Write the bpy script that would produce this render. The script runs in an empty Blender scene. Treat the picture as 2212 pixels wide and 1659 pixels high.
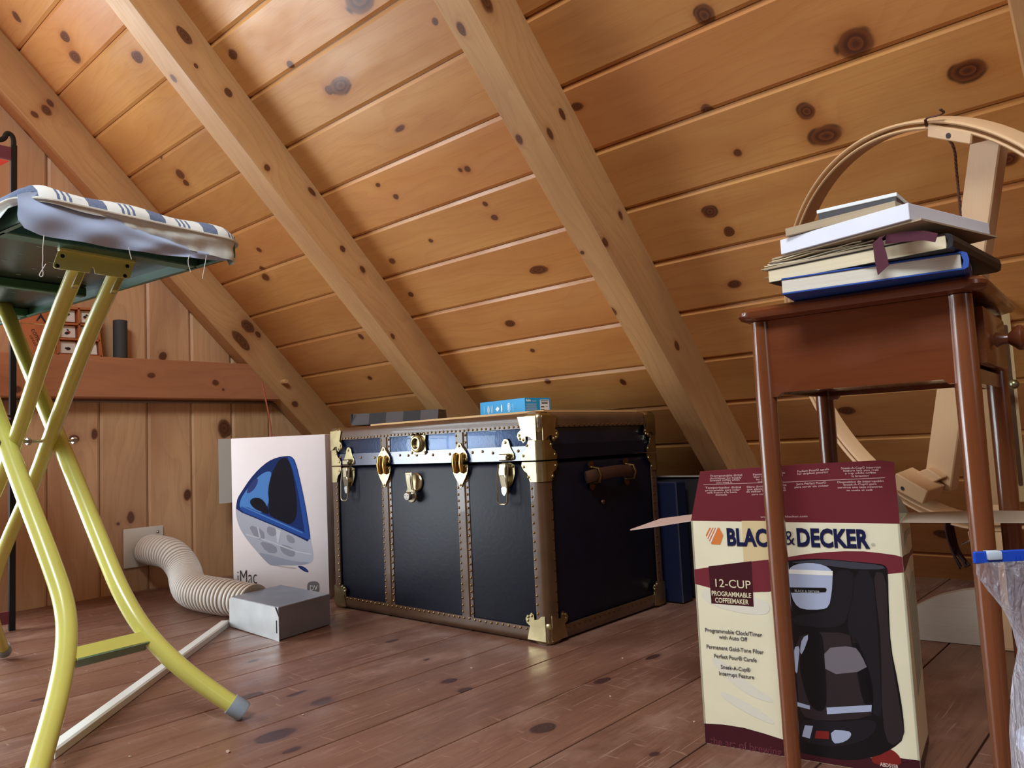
import bpy, bmesh, math, random
from mathutils import Vector, Matrix
random.seed(7)
SC = bpy.context.scene
COL = SC.collection
PI = math.pi
V = Vector

# ------------------------------------------------------------------ camera, world, lights, exposure
# room frame: X runs away from the left gable wall, Y towards the low eave, Z up
EYE = V((0, 0, .5))
CR = V((.7410, .6702, -.0470)); CF = V((-.6657, .7421, .0779))
CU = CR.cross(CF); CU.normalize(); CF.normalize(); CR = CF.cross(CU)
FPX = 1645.7
cam = bpy.data.cameras.new('camera'); co = bpy.data.objects.new('camera', cam); COL.objects.link(co)
cam.sensor_width = 36; cam.lens = FPX/2212*36; cam.clip_start = .02
M = Matrix((CR, CU, -CF)).transposed().to_4x4(); M.translation = EYE
co.matrix_world = M
SC.camera = co

w = bpy.data.worlds.new('sky'); SC.world = w; w.use_nodes = True
bg = w.node_tree.nodes['Background']; bg.inputs[0].default_value = (.75, .87, 1, 1); bg.inputs[1].default_value = .45

def area(name, loc, direction, sx, sy, power, col):
    l = bpy.data.lights.new(name, 'AREA'); l.shape = 'RECTANGLE'; l.size = sx; l.size_y = sy; l.energy = power; l.color = col
    o = bpy.data.objects.new(name, l); COL.objects.link(o); o.location = loc
    o.rotation_euler = V(direction).to_track_quat('-Z', 'Y').to_euler()
    return o
area('daylight_left_window', (-3.22, -.42, .92), (1, .05, 0), 1.7, 1.6, 114, (.86, .95, 1))
area('rear_fill', (.10, -1.3, 3.08), (-.1, .62, -.80), 1.4, .9, 118, (.86, .94, 1))  # added fill lamp high behind the camera, under the closed far roof
area('daylight_right_window', (3.25, -.3, 1.2), (-1, .1, -.1),   .9, 1.0, 4, (.86, .95, 1))
SC.view_settings.view_transform = 'Standard'; SC.view_settings.look = 'None'
SC.view_settings.exposure = .0; SC.view_settings.gamma = 1
SC.view_settings.use_curve_mapping = False
SC.cycles.max_bounces = 6; SC.cycles.diffuse_bounces = 3; SC.cycles.glossy_bounces = 3; SC.cycles.transmission_bounces = 6
SC.cycles.transparent_max_bounces = 8; SC.cycles.caustics_reflective = False; SC.cycles.caustics_refractive = False
SC.cycles.use_adaptive_sampling = True; SC.cycles.adaptive_threshold = .045

# ------------------------------------------------------------------ helpers
def srgb(r, g, b):
    f = lambda c: (c/255/12.92) if c/255 <= .04045 else ((c/255+.055)/1.055)**2.4
    return (f(r), f(g), f(b), 1)
def ray(px, py):
    return (CR*(px-1106) - CU*(py-829.5) + CF*FPX).normalized()
def onp(px, py, p, n):                      # the point of a plane seen along a measured direction
    d = ray(px, py); t = (V(p)-EYE).dot(V(n))/d.dot(V(n)); return EYE+d*t
def at_z(px, py, z): return onp(px, py, (0, 0, z), (0, 0, 1))
def at_y(px, py, y): return onp(px, py, (0, y, 0), (0, 1, 0))
def at_x(px, py, x): return onp(px, py, (x, 0, 0), (1, 0, 0))
def at_f(px, py, f): return onp(px, py, EYE+CF*f, CF)

def props(o, label=None, cat=None, group=None, kind=None):
    if label: o['label'] = label
    if cat: o['category'] = cat
    if group: o['group'] = group
    if kind: o['kind'] = kind
    return o
def thing(name, label, cat, loc, group=None):
    o = bpy.data.objects.new(name, None); COL.objects.link(o); o.location = loc
    o.empty_display_size = .05
    return props(o, label, cat, group)
def root_loc(p):
    l = V((0, 0, 0))
    while p is not None: l += V(p.location); p = p.parent
    return l
def obj(name, bm, mats, parent=None, smooth=False, uvax=None):
    me = bpy.data.meshes.new(name)
    if isinstance(bm, bpy.types.Mesh): me = bm
    else: bm.normal_update(); bm.to_mesh(me); bm.free()
    if not isinstance(mats, (list, tuple)): mats = [mats]
    for m in mats: me.materials.append(m)
    if uvax: wooduv(me, *uvax)
    if smooth:
        me.polygons.foreach_set('use_smooth', [True]*len(me.polygons))
        try: me.set_sharp_from_angle(angle=math.radians(38))
        except Exception: pass
    o = bpy.data.objects.new(name, me); COL.objects.link(o)
    if parent is not None:
        me.transform(Matrix.Translation(-root_loc(parent))); o.parent = parent
    return o
def struct(name, bm, mats, **k):
    o = obj(name, bm, mats, **k); o['kind'] = 'structure'; return o
def wooduv(me, U, W=None, off=(0, 0)):      # uv in metres: u along the grain, v across it
    U = V(U).normalized(); W = V(W).normalized() if W else (V((0, 0, 1)) if abs(U.z) < .7 else V((1, 0, 0)))
    W = (W-U*W.dot(U)).normalized(); X3 = U.cross(W)
    uv = me.uv_layers.new(name='UVMap')
    for p in me.polygons:
        n = p.normal; a, b, c = abs(n.dot(U)), abs(n.dot(W)), abs(n.dot(X3))
        for li in p.loop_indices:
            q = me.vertices[me.loops[li].vertex_index].co
            if c >= b: v = q.dot(W)
            else: v = q.dot(X3)+.61
            uv.data[li].uv = (q.dot(U)+off[0], v+off[1])
def frame(o, x, y=None, z=None):
    x = V(x).normalized()
    if z is None: y = V(y); y = (y-x*y.dot(x)).normalized(); z = x.cross(y)
    else: z = V(z); z = (z-x*z.dot(x)).normalized(); y = z.cross(x)
    m = Matrix((x, y, z)).transposed().to_4x4(); m.translation = V(o); return m
def add_box(bm, c, s, m=None, bev=0, seg=2, mi=0):
    r = bmesh.ops.create_cube(bm, size=1, matrix=Matrix.Translation(V(c)) @ Matrix.Diagonal((*s, 1)))
    vs = r['verts']
    fs = set(f for v in vs for f in v.link_faces)
    if bev:
        es = set(e for v in vs for e in v.link_edges)
        rr = bmesh.ops.bevel(bm, geom=list(es), offset=bev, segments=seg, affect='EDGES', profile=.5)
        fs = set(rr['faces']) | set(f for f in fs if f.is_valid)
        vs = list(set(v for f in fs for v in f.verts))
        # all verts of the island
        st = list(vs); seen = set(vs)
        while st:
            v = st.pop()
            for e in v.link_edges:
                o = e.other_vert(v)
                if o not in seen: seen.add(o); st.append(o)
        vs = list(seen); fs = set(f for v in vs for f in v.link_faces)
    for f in fs: f.material_index = mi
    if m is not None: bmesh.ops.transform(bm, matrix=m, verts=vs)
    return vs
def bx(lo, hi, bev=0, seg=2):
    bm = bmesh.new(); lo = V(lo); hi = V(hi); add_box(bm, (lo+hi)/2, hi-lo, None, bev, seg); return bm
def add_tube(bm, pts, r, n=12, mi=0, caps=True, closed=False, flat=1, up=None):
    pts = [V(p) for p in pts]; N = len(pts); rings = []; prev = None
    for i, p in enumerate(pts):
        if closed: t = (pts[(i+1) % N]-pts[i-1]).normalized()
        else:
            a = pts[max(i-1, 0)]; b = pts[min(i+1, N-1)]; t = (b-a).normalized()
        if prev is None:
            u = V(up) if up else (V((0, 0, 1)) if abs(t.z) < .9 else V((1, 0, 0)))
        else: u = prev
        u = (u-t*u.dot(t)).normalized(); prev = u; s = t.cross(u)
        rr = r[i] if isinstance(r, (list, tuple)) else r
        rings.append([bm.verts.new(p+u*math.cos(2*PI*k/n)*rr*flat+s*math.sin(2*PI*k/n)*rr) for k in range(n)])
    for i in range(N if closed else N-1):
        A = rings[i]; B = rings[(i+1) % N]
        for k in range(n):
            f = bm.faces.new((A[k], A[(k+1) % n], B[(k+1) % n], B[k])); f.material_index = mi
    if caps and not closed:
        f = bm.faces.new(rings[0][::-1]); f.material_index = mi; f = bm.faces.new(rings[-1]); f.material_index = mi
    bmesh.ops.recalc_face_normals(bm, faces=bm.faces)
def tube(pts, r, n=12, **k):
    bm = bmesh.new(); add_tube(bm, pts, r, n, **k); return bm
def add_lathe(bm, prof, m, n=24, mi=0):     # prof: (radius, height) about the local z axis
    rings = []
    for r, z in prof:
        if r < 1e-5: rings.append([bm.verts.new(m @ V((0, 0, z)))])
        else: rings.append([bm.verts.new(m @ V((r*math.cos(2*PI*k/n), r*math.sin(2*PI*k/n), z))) for k in range(n)])
    for A, B in zip(rings, rings[1:]):
        for k in range(n):
            q = [A[k % len(A)], A[(k+1) % n % len(A)], B[(k+1) % n % len(B)], B[k % len(B)]]
            q2 = []
            for v in q:
                if v not in q2: q2.append(v)
            if len(q2) > 2:
                try: f = bm.faces.new(q2); f.material_index = mi
                except ValueError: pass
    bmesh.ops.recalc_face_normals(bm, faces=bm.faces)
def add_prism(bm, poly, m, d0, d1, mi=0):   # polygon in the local xy plane, swept in z
    A = [bm.verts.new(m @ V((x, y, d0))) for x, y in poly]; B = [bm.verts.new(m @ V((x, y, d1))) for x, y in poly]
    fs = [bm.faces.new(A[::-1]), bm.faces.new(B)]
    n = len(poly)
    for i in range(n): fs.append(bm.faces.new((A[i], A[(i+1) % n], B[(i+1) % n], B[i])))
    for f in fs: f.material_index = mi
    bmesh.ops.recalc_face_normals(bm, faces=fs)
def add_poly(bm, pts, mi=0):
    f = bm.faces.new([bm.verts.new(V(p)) for p in pts]); f.material_index = mi; return f
def add_stud(bm, p, n, r=.004, h=.003, mi=0, seg=8):
    n = V(n).normalized(); m = frame(p, n.orthogonal(), z=n)
    add_lathe2(bm, [(r, 0), (r*.92, h*.5), (r*.5, h*.92), (0, h)], m, seg, mi)
def add_lathe2(bm, prof, m, n, mi):         # no normal recalculation: fast for many small studs
    rings = []
    for r, z in prof:
        rings.append([bm.verts.new(m @ V((0, 0, z)))] if r < 1e-6 else [bm.verts.new(m @ V((r*math.cos(2*PI*k/n), r*math.sin(2*PI*k/n), z))) for k in range(n)])
    for A, B in zip(rings, rings[1:]):
        for k in range(n):
            if len(B) == 1: f = bm.faces.new((A[k], A[(k+1) % n], B[0]))
            else: f = bm.faces.new((A[k], A[(k+1) % n], B[(k+1) % n], B[k]))
            f.material_index = mi; f.smooth = True
def smooth_pts(P, it=2, closed=False):      # Chaikin corner cutting
    P = [V(p) for p in P]
    for _ in range(it):
        Q = [] if closed else [P[0]]
        for i in range(len(P) if closed else len(P)-1):
            a = P[i]; b = P[(i+1) % len(P)]
            Q += [a*.75+b*.25, a*.25+b*.75]
        if not closed: Q.append(P[-1])
        P = Q
    return P
def sm2(P, it=2): return [(p.x, p.y) for p in smooth_pts([V((a, b, 0)) for a, b in P], it, True)]
def textmesh(body, m, size, width=None, bold=0, align='LEFT', sx=1, spacing=1, shear=0, lead=1):
    c = bpy.data.curves.new('t', 'FONT'); c.body = body; c.size = size; c.offset = bold; c.align_x = align; c.space_character = spacing; c.shear = shear; c.space_line = lead
    c.resolution_u = 3
    o = bpy.data.objects.new('t', c); COL.objects.link(o)
    dg = bpy.context.evaluated_depsgraph_get(); me = bpy.data.meshes.new_from_object(o.evaluated_get(dg))
    bpy.data.objects.remove(o)
    if width and len(me.vertices):
        xs = [v.co.x for v in me.vertices]; sx = width/(max(xs)-min(xs))
    me.transform(Matrix.Diagonal((sx, 1, 1, 1))); me.transform(m)
    return me
def add_text(bm, *a, mi=0, **k):
    me = textmesh(*a, **k); n = len(bm.faces); bm.from_mesh(me); bm.faces.ensure_lookup_table()
    for f in bm.faces[n:]: f.material_index = mi
    bpy.data.meshes.remove(me)

# ------------------------------------------------------------------ materials
def mat(name, col, rough=.5, metal=0, spec=.5, coat=0, trans=0, alpha=1, bump=None, var=0, sheen=0, emit=0):
    m = bpy.data.materials.new(name); m.use_nodes = True; nt = m.node_tree; b = nt.nodes['Principled BSDF']
    b.inputs['Base Color'].default_value = col; b.inputs['Roughness'].default_value = rough; b.inputs['Metallic'].default_value = metal
    b.inputs['Specular IOR Level'].default_value = spec; b.inputs['Coat Weight'].default_value = coat
    b.inputs['Transmission Weight'].default_value = trans; b.inputs['Alpha'].default_value = alpha
    if sheen: b.inputs['Sheen Weight'].default_value = sheen
    tc = nt.nodes.new('ShaderNodeTexCoord')
    if var:
        n = nt.nodes.new('ShaderNodeTexNoise'); n.inputs['Scale'].default_value = 14; n.inputs['Detail'].default_value = 6
        nt.links.new(tc.outputs['Object'], n.inputs['Vector'])
        mx = nt.nodes.new('ShaderNodeMix'); mx.data_type = 'RGBA'; mx.blend_type = 'MULTIPLY'; mx.inputs[0].default_value = 1
        rp = nt.nodes.new('ShaderNodeMapRange'); rp.inputs[1].default_value = .3; rp.inputs[2].default_value = .7; rp.inputs[3].default_value = 1-var; rp.inputs[4].default_value = 1+var*.4
        nt.links.new(n.outputs[0], rp.inputs[0]); mx.inputs[6].default_value = col; nt.links.new(rp.outputs[0], mx.inputs[7]); nt.links.new(mx.outputs[2], b.inputs['Base Color'])
    if bump:
        n = nt.nodes.new('ShaderNodeTexNoise'); n.inputs['Scale'].default_value = bump[0]; n.inputs['Detail'].default_value = 5
        nt.links.new(tc.outputs['Object'], n.inputs['Vector'])
        bp = nt.nodes.new('ShaderNodeBump'); bp.inputs['Strength'].default_value = bump[1]; bp.inputs['Distance'].default_value = .003
        nt.links.new(n.outputs[0], bp.inputs['Height']); nt.links.new(bp.outputs[0], b.inputs['Normal'])
    return m
def knot_group():
    g = bpy.data.node_groups.new('Knot', 'ShaderNodeTree'); I = g.interface
    for n, t in (('P', 'NodeSocketVector'), ('C', 'NodeSocketVector'), ('S', 'NodeSocketVector'), ('Core', 'NodeSocketFloat'), ('Halo', 'NodeSocketFloat')): I.new_socket(n, in_out='INPUT', socket_type=t)
    for n in ('Core', 'Halo'): I.new_socket(n, in_out='OUTPUT', socket_type='NodeSocketFloat')
    N = g.nodes.new; L = g.links.new; gi = N('NodeGroupInput'); go = N('NodeGroupOutput')
    a = N('ShaderNodeVectorMath'); a.operation = 'SUBTRACT'; L(gi.outputs[0], a.inputs[0]); L(gi.outputs[1], a.inputs[1])
    b = N('ShaderNodeVectorMath'); b.operation = 'MULTIPLY'; L(a.outputs[0], b.inputs[0]); L(gi.outputs[2], b.inputs[1])
    c = N('ShaderNodeVectorMath'); c.operation = 'LENGTH'; L(b.outputs[0], c.inputs[0])
    mn = N('ShaderNodeMath'); mn.operation = 'MINIMUM'; L(c.outputs['Value'], mn.inputs[0]); L(gi.outputs[3], mn.inputs[1])
    q = N('ShaderNodeMath'); q.operation = 'MULTIPLY'; L(c.outputs['Value'], q.inputs[0]); L(c.outputs['Value'], q.inputs[1])
    e = N('ShaderNodeMath'); e.operation = 'ADD'; e.inputs[1].default_value = 1; L(q.outputs[0], e.inputs[0])
    d = N('ShaderNodeMath'); d.operation = 'DIVIDE'; d.inputs[0].default_value = 1; L(e.outputs[0], d.inputs[1])
    s = N('ShaderNodeMath'); s.operation = 'ADD'; L(d.outputs[0], s.inputs[0]); L(gi.outputs[4], s.inputs[1])
    L(mn.outputs[0], go.inputs[0]); L(s.outputs[0], go.inputs[1]); return g
KG = knot_group()
def board_mats(name, knots, bw, v0, **k):
    # one material per board that has knots of its own; the others share the plain one
    by = {}
    for q in knots: by.setdefault(math.floor((q[1]-v0)/bw), []).append(q)
    ms = [wood(name, knots=(), bw=bw, voff=-v0, **k)]; idx = {}
    for b, ks in sorted(by.items()):
        idx[b] = len(ms); ms.append(wood(name+'_knotted', knots=ks, bw=bw, voff=-v0, **k))
    return ms, (lambda v: idx.get(math.floor((v-v0)/bw), 0))
def wood(name, light, dark, knots=(), bw=0, rough=.38, knotcol=(75, 38, 22), grain=1, tone=.35, bump=.25, ring=26, halo=(150, 82, 35), fine=.25, coat=0, voff=0, dull=0, stretch=1, blotch=None, scr=None):
    m = bpy.data.materials.new(name); m.use_nodes = True; nt = m.node_tree; B = nt.nodes['Principled BSDF']; N = nt.nodes.new; L = nt.links.new
    def math_(op, a, b=None, clamp=False):
        n = N('ShaderNodeMath'); n.operation = op; n.use_clamp = clamp
        for i, x in enumerate((a, b)):
            if x is None: continue
            if isinstance(x, (int, float)): n.inputs[i].default_value = x
            else: L(x, n.inputs[i])
        return n.outputs[0]
    def rng(x, a, b, c, d, smooth=True):
        n = N('ShaderNodeMapRange'); n.interpolation_type = 'SMOOTHSTEP' if smooth else 'LINEAR'
        L(x, n.inputs[0])
        for i, q in enumerate((a, b, c, d)): n.inputs[i+1].default_value = q
        return n.outputs[0]
    def mix(f, a, b, bl='MIX'):
        n = N('ShaderNodeMix'); n.data_type = 'RGBA'; n.blend_type = bl
        if isinstance(f, (int, float)): n.inputs[0].default_value = f
        else: L(f, n.inputs[0])
        for i, q in ((6, a), (7, b)):
            if isinstance(q, tuple): n.inputs[i].default_value = q
            else: L(q, n.inputs[i])
        return n.outputs[2]
    uv = N('ShaderNodeUVMap'); sp = N('ShaderNodeSeparateXYZ'); L(uv.outputs[0], sp.inputs[0]); U, Vv = sp.outputs[0], sp.outputs[1]
    if bw:
        bid = math_('FLOOR', math_('DIVIDE', math_('ADD', Vv, voff), bw))
        wn = N('ShaderNodeTexWhiteNoise'); wn.noise_dimensions = '1D'; L(bid, wn.inputs['W']); rnd = wn.outputs[0]; R = math_('MULTIPLY', rnd, 37.0)
    else: rnd = None; R = 0.0
    def noise(su, sv, det=3, rgh=.5, off=0., dist=0):
        c = N('ShaderNodeCombineXYZ')
        L(math_('MULTIPLY', U, su), c.inputs[0]); L(math_('MULTIPLY', Vv, sv), c.inputs[1])
        z = math_('ADD', R, off) if bw else off
        if isinstance(z, float) or isinstance(z, int): c.inputs[2].default_value = z
        else: L(z, c.inputs[2])
        n = N('ShaderNodeTexNoise'); n.inputs['Scale'].default_value = 1; n.inputs['Detail'].default_value = det; n.inputs['Roughness'].default_value = rgh; n.inputs['Distortion'].default_value = dist
        L(c.outputs[0], n.inputs['Vector']); return n.outputs[0]
    wob = noise(16, 22, 1, .5, 3.3) if knots else None
    core = halo_ = None
    if knots:
        cv = N('ShaderNodeCombineXYZ')
        L(math_('ADD', U, math_('MULTIPLY', math_('SUBTRACT', wob, .5), .012)), cv.inputs[0]); L(math_('ADD', Vv, math_('MULTIPLY', math_('SUBTRACT', .55, wob), .012)), cv.inputs[1])
        pc, ph = None, None
        for (ku, kv, kr, asp) in knots:
            g = N('ShaderNodeGroup'); g.node_tree = KG; L(cv.outputs[0], g.inputs[0])
            g.inputs[1].default_value = (ku, kv, 0); g.inputs[2].default_value = (1/(kr*asp), 1/kr, 0)
            if pc is None: g.inputs[3].default_value = 50; g.inputs[4].default_value = 0
            else: L(pc, g.inputs[3]); L(ph, g.inputs[4])
            pc, ph = g.outputs
        core, halo_ = pc, ph
    warp = noise(1.3*stretch, 5, 2, .55, 0)
    arg = math_('ADD', math_('MULTIPLY', Vv, ring*1.0), math_('MULTIPLY', warp, ring*.34))
    if halo_ is not None: arg = math_('ADD', arg, math_('MULTIPLY', halo_, 2.6))
    fr = math_('FRACT', arg)
    rings = math_('MULTIPLY', math_('POWER', fr, 2.2), rng(fr, .9, 1.0, 1, 0))
    fn = noise(7*stretch, 330, 1, .6, 5.5); med = noise(3.2, 11, 3, .6, 21.0); big = warp
    f = math_('ADD', math_('MULTIPLY', rings, .55*grain), math_('MULTIPLY', math_('SUBTRACT', fn, .5), fine*2.4), clamp=True)
    c = mix(f, light, dark)
    c = mix(rng(big, .35, .68, 0, tone), c, dark)
    c = mix(rng(med, .45, .75, 0, tone*.6), c, dark)
    if rnd is not None:
        hv = N('ShaderNodeHueSaturation'); L(c, hv.inputs['Color']); L(rng(rnd, 0, 1, .9, 1.09, False), hv.inputs['Value']); L(rng(math_('FRACT', math_('MULTIPLY', rnd, 7.3)), 0, 1, .4965, .5025, False), hv.inputs['Hue']); c = hv.outputs[0]
    if blotch: c = mix(rng(noise(3.5, 6, 5, .62, 40.), .5, .72, 0, blotch[1]), c, blotch[0])
    if scr:
        s1 = rng(noise(9, 240, 0, .5, 71., .6), .71, .75, 0, .34); s2 = rng(noise(150, 16, 0, .5, 83., .8), .75, .785, 0, .32)
        c = mix(math_('MULTIPLY', math_('MAXIMUM', s1, s2), rng(med, .35, .6, .2, 1)), c, scr)
    if core is not None:
        kr2 = math_('FRACT', math_('MULTIPLY', core, 2.4))
        c = mix(rng(halo_, .10, .75, 0, .62), c, srgb(*halo))
        kc = mix(rng(kr2, .2, .9, .0, .34), srgb(*knotcol), srgb(*halo))
        c = mix(math_('MULTIPLY', rng(core, .75, 1.08, 1, 0), .94), c, kc)
        c = mix(math_('MULTIPLY', math_('MULTIPLY', rng(core, .75, .95, 0, 1), rng(core, .98, 1.18, 1, 0)), rng(wob, .42, .6, 0, .75)), c, srgb(knotcol[0]*.55, knotcol[1]*.5, knotcol[2]*.5))
    L(c, B.inputs['Base Color'])
    rr = rng(med, .3, .7, rough-.07, rough+.13); L(rr, B.inputs['Roughness'])
    B.inputs['Coat Weight'].default_value = coat; B.inputs['Coat Roughness'].default_value = .12
    if bump:
        bp = N('ShaderNodeBump'); bp.inputs['Strength'].default_value = bump; bp.inputs['Distance'].default_value = .004
        hgt = noise(2.2, 9, 1, .5, 60.)
        L(hgt, bp.inputs['Height']); L(bp.outputs[0], B.inputs['Normal'])
    return m

# ------------------------------------------------------------------ the room
SL = math.tan(.78925); CA = math.cos(.78925); SA = math.sin(.78925)
Y0 = 2.78                                   # where the roof boards meet the floor
GX = -3.11                                  # the left gable wall
RIDGE_Y = -.9; FAR_Y = 2*RIDGE_Y-Y0; EX = 3.1
def roof_z(y): return SL*(Y0-y)
UP = V((0, -CA, SA)); RN = V((0, -SA, -CA))  # up the slope; into the room
def rpt(x, t, d=0): return V((x, Y0, 0))+UP*t+RN*d   # t metres up the slope, d below the boards
RP = rpt(0, 0)
def rknot(px, py, r, asp=1.25):
    p = onp(px, py, RP, RN); return (p.x, (p-RP).dot(UP), r, asp)
BW = .1781; T0 = -.0522
kb1 = [rknot(*k) for k in ((35, 35, .02, .8), (140, 78, .018), (162, 122, .022), (297, 122, .020), (388, 376, .02), (402, 395, .012), (345, 340, .007), (573, 598, .018), (566, 580, .01), (798, 816, .012), (780, 727, .014, .8), (560, 540, .010))]
kb2 = [rknot(*k) for k in ((503, 117, .015), (735, 184, .027, 1.6), (712, 195, .012), (628, 140, .010), (775, -2, .035, 1.5), (856, 425, .009), (816, 399, .008), (1008, 364, .011, 1), (994, 367, .007, 1), (1069, 470, .009), (1049, 441, .007), (846, 563, .013, 1.2), (931, 520, .007), (1101, 699, .013, 1.8), (888, 636, .010), (862, 277, .008, 3), (1150, 757, .008), (941, 47, .008), (1182, 824, .012), (1346, 825, .014, .7), (1165, 583, .014, 2.4))]
kb3 = [rknot(*k) for k in ((1521, 33, .024, .9), (1846, 93, .032, 1.1), (2091, 152, .024, 1.3), (1526, 239, .015, 1), (1742, 240, .019, .9), (1783, 292, .023, 1.5), (1592, 329, .010, 1), (1534, 457, .017), (1576, 501, .014, 1), (2176, 343, .016), (1247, 230, .010, 1.6), (2071, 487, .014), (1412, 986, .018, 1.5), (1585, 613, .014, 1.5), (1460, 1025, .015, 1.6), (1830, 887, .015, 1.5), (2040, 1155, .018, 1.5))]
PINE_L = srgb(214, 162, 98); PINE_D = srgb(176, 112, 54)
WK = dict(light=srgb(208, 151, 88), dark=srgb(170, 101, 50), rough=.36, tone=.4, bump=.35, grain=.40, knotcol=(70, 34, 20), halo=(158, 88, 40))
Mroof = []; RIDX = []
for n, k in (('left', kb1), ('middle', kb2), ('right', kb3)):
    ms, fn_ = board_mats('pine_ceiling_'+n, k, BW, T0, **WK); RIDX.append((len(Mroof), fn_)); Mroof += ms
def roof_mat(x, t):
    o, f = RIDX[0 if x < -2.06 else (1 if x < -1.12 else 2)]; return o+f(t)
def plank_run(name, origin, across, along, a0, a1, seams, normal, mats, matfn=None, ch=.009, dp=.006, gap=.0025, gd=.012, cuts=None, uvv=None):
    """boards with V-grooves between: profile across, swept along"""
    bm = bmesh.new(); prof = []
    for i, s in enumerate(seams):
        if i == 0: prof.append((s, 0)); continue
        if i == len(seams)-1: prof.append((s, 0)); break
        prof += [(s-gap/2-ch, 0), (s-gap/2, -dp), (s-gap/2, -gd), (s+gap/2, -gd), (s+gap/2, -dp), (s+gap/2+ch, 0)]
    A = cuts or [a0, a1]
    origin = V(origin); across = V(across); along = V(along); normal = V(normal)
    grid = [[bm.verts.new(origin+across*s+along*a+normal*d) for s, d in prof] for a in A]
    uvl = bm.loops.layers.uv.new('UVMap')
    for j in range(len(A)-1):
        for i in range(len(prof)-1):
            q = (grid[j][i], grid[j][i+1], grid[j+1][i+1], grid[j+1][i])
            f = bm.faces.new(q)
            if f.normal.dot(normal) < 0 or True:
                f.normal_update()
            uvs = ((A[j], prof[i][0]), (A[j], prof[i+1][0]), (A[j+1], prof[i+1][0]), (A[j+1], prof[i][0]))
            for lp, u in zip(f.loops, uvs): lp[uvl].uv = u
            if matfn: f.material_index = matfn((A[j]+A[j+1])/2, (prof[i][0]+prof[i+1][0])/2)
    bm.normal_update()
    for f in bm.faces:
        if f.normal.dot(normal) < -.01: f.normal_flip()
    return bm
top_t = (Y0-RIDGE_Y)/CA
seams = [0]+[T0+BW*k for k in range(1, 60) if .03 < T0+BW*k < top_t-.03]+[top_t]
bm = plank_run('ceiling', RP, UP, (1, 0, 0), GX, EX, seams, RN, None, matfn=roof_mat, cuts=[GX-.1, -2.06, -1.12, EX+.1])
struct('ceiling', bm, Mroof)
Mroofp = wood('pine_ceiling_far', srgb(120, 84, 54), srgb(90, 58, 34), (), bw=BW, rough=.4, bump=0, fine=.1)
UP2 = V((0, CA, SA)); RN2 = V((0, SA, -CA))
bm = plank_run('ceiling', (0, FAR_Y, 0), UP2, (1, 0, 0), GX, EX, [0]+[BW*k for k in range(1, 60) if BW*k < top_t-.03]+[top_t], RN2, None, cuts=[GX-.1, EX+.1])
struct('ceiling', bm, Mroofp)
# outer skin so that no light leaks
for n, y in (('ceiling', Y0), ('ceiling', FAR_Y)):
    s = 1 if y > 0 else -1
    bm = bmesh.new(); add_poly(bm, [(GX-.15, y+s*.2, -.1), (EX+.15, y+s*.2, -.1), (EX+.15, RIDGE_Y, roof_z(RIDGE_Y)+.12), (GX-.15, RIDGE_Y, roof_z(RIDGE_Y)+.12)])
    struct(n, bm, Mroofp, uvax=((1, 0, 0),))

# floor
fk = [(lambda p: (p.y, p.x, r*.78, a))(at_z(px, py, 0)) for px, py, r, a in ((1172, 1573, .022, 1.6), (970, 1471, .016, 1.6), (1004, 1490, .013, 1.8), (848, 1384, .014, 1.7), (922, 1425, .007, 1.5), (1300, 1471, .014, 2.4), (1412, 1419, .014, 2.4), (697, 1513, .016, 1.8), (597, 1588, .028, 1.8), (632, 1621, .012, 1.8), (539, 1504, .018, 2.2), (549, 1427, .010, 1.8), (642, 1498, .010, 3), (80, 1512, .012, 1.6), (696, 1518, .022, 1.4), (1415, 1630, .010, 1.5))]
Mfloor, ff = board_mats('floor_boards_brown', fk, .1735, -.9895-.1735*30, light=srgb(136, 98, 80), dark=srgb(96, 62, 50), rough=.33, knotcol=(62, 42, 44), halo=(96, 58, 50), tone=.5, grain=.6, bump=.3, blotch=(srgb(166, 132, 116), .6), fine=.5, scr=srgb(196, 160, 140))
fs = [-6]+[-.9895+.1735*k for k in range(-12, 26)]
fs = [GX-.1]+[s for s in fs if GX < s < EX]+[EX+.1]
bm = plank_run('floor', (0, 0, 0), (1, 0, 0), (0, 1, 0), FAR_Y-.1, Y0+.2, fs, (0, 0, 1), None, matfn=lambda a, v: ff(v), ch=.0012, dp=.001, gap=.0034, gd=.010)
struct('floor', bm, Mfloor)

# left gable wall, with the window opening left of the photograph
gk = []
for px, py, r, a in ((160, 947, .016, .8), (205, 938, .012, 1.8), (406, 1070, .017, 1.5), (283, 1117, .014, 1.6), (485, 925, .03, 1.3), (352, 770, .016, 1.2), (256, 1132, .006, 1)):
    p = at_x(px, py, GX); gk.append((p.z, p.y, r, a))
Mwall, fw = board_mats('pine_wall', gk, .1783, .929-.1783*40, light=srgb(212, 170, 126), dark=srgb(160, 114, 80), rough=.42, knotcol=(70, 38, 26), halo=(140, 84, 50), tone=.5, grain=.5)
ws = [.929+.1783*k for k in range(-33, 12)]
def gable(name, X, nrm, mats, hole):
    H = 3.8; y0, y1, z0, z1 = hole; bm = bmesh.new()
    def piece(ya, yb, za, zb):
        S = [ya]+[s for s in ws if ya+.02 < s < yb-.02]+[yb]
        b2 = plank_run('w', (X, 0, 0), (0, 1, 0), (0, 0, 1), za, zb, S, nrm, None, matfn=lambda a, v: fw(v))
        me = bpy.data.meshes.new('x'); b2.to_mesh(me); b2.free(); bm.from_mesh(me); bpy.data.meshes.remove(me)
    piece(FAR_Y-.1, y0, -.05, H); piece(y1, Y0+.1, -.05, H); piece(y0, y1, -.05, z0); piece(y0, y1, z1, H)
    return struct(name, bm, mats)
HOLE_L = (-1.28, .44, .08, 1.72); HOLE_R = (-.8, .2, .7, 1.75)
gable('wall_left', GX, (1, 0, 0), Mwall, HOLE_L)
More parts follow.
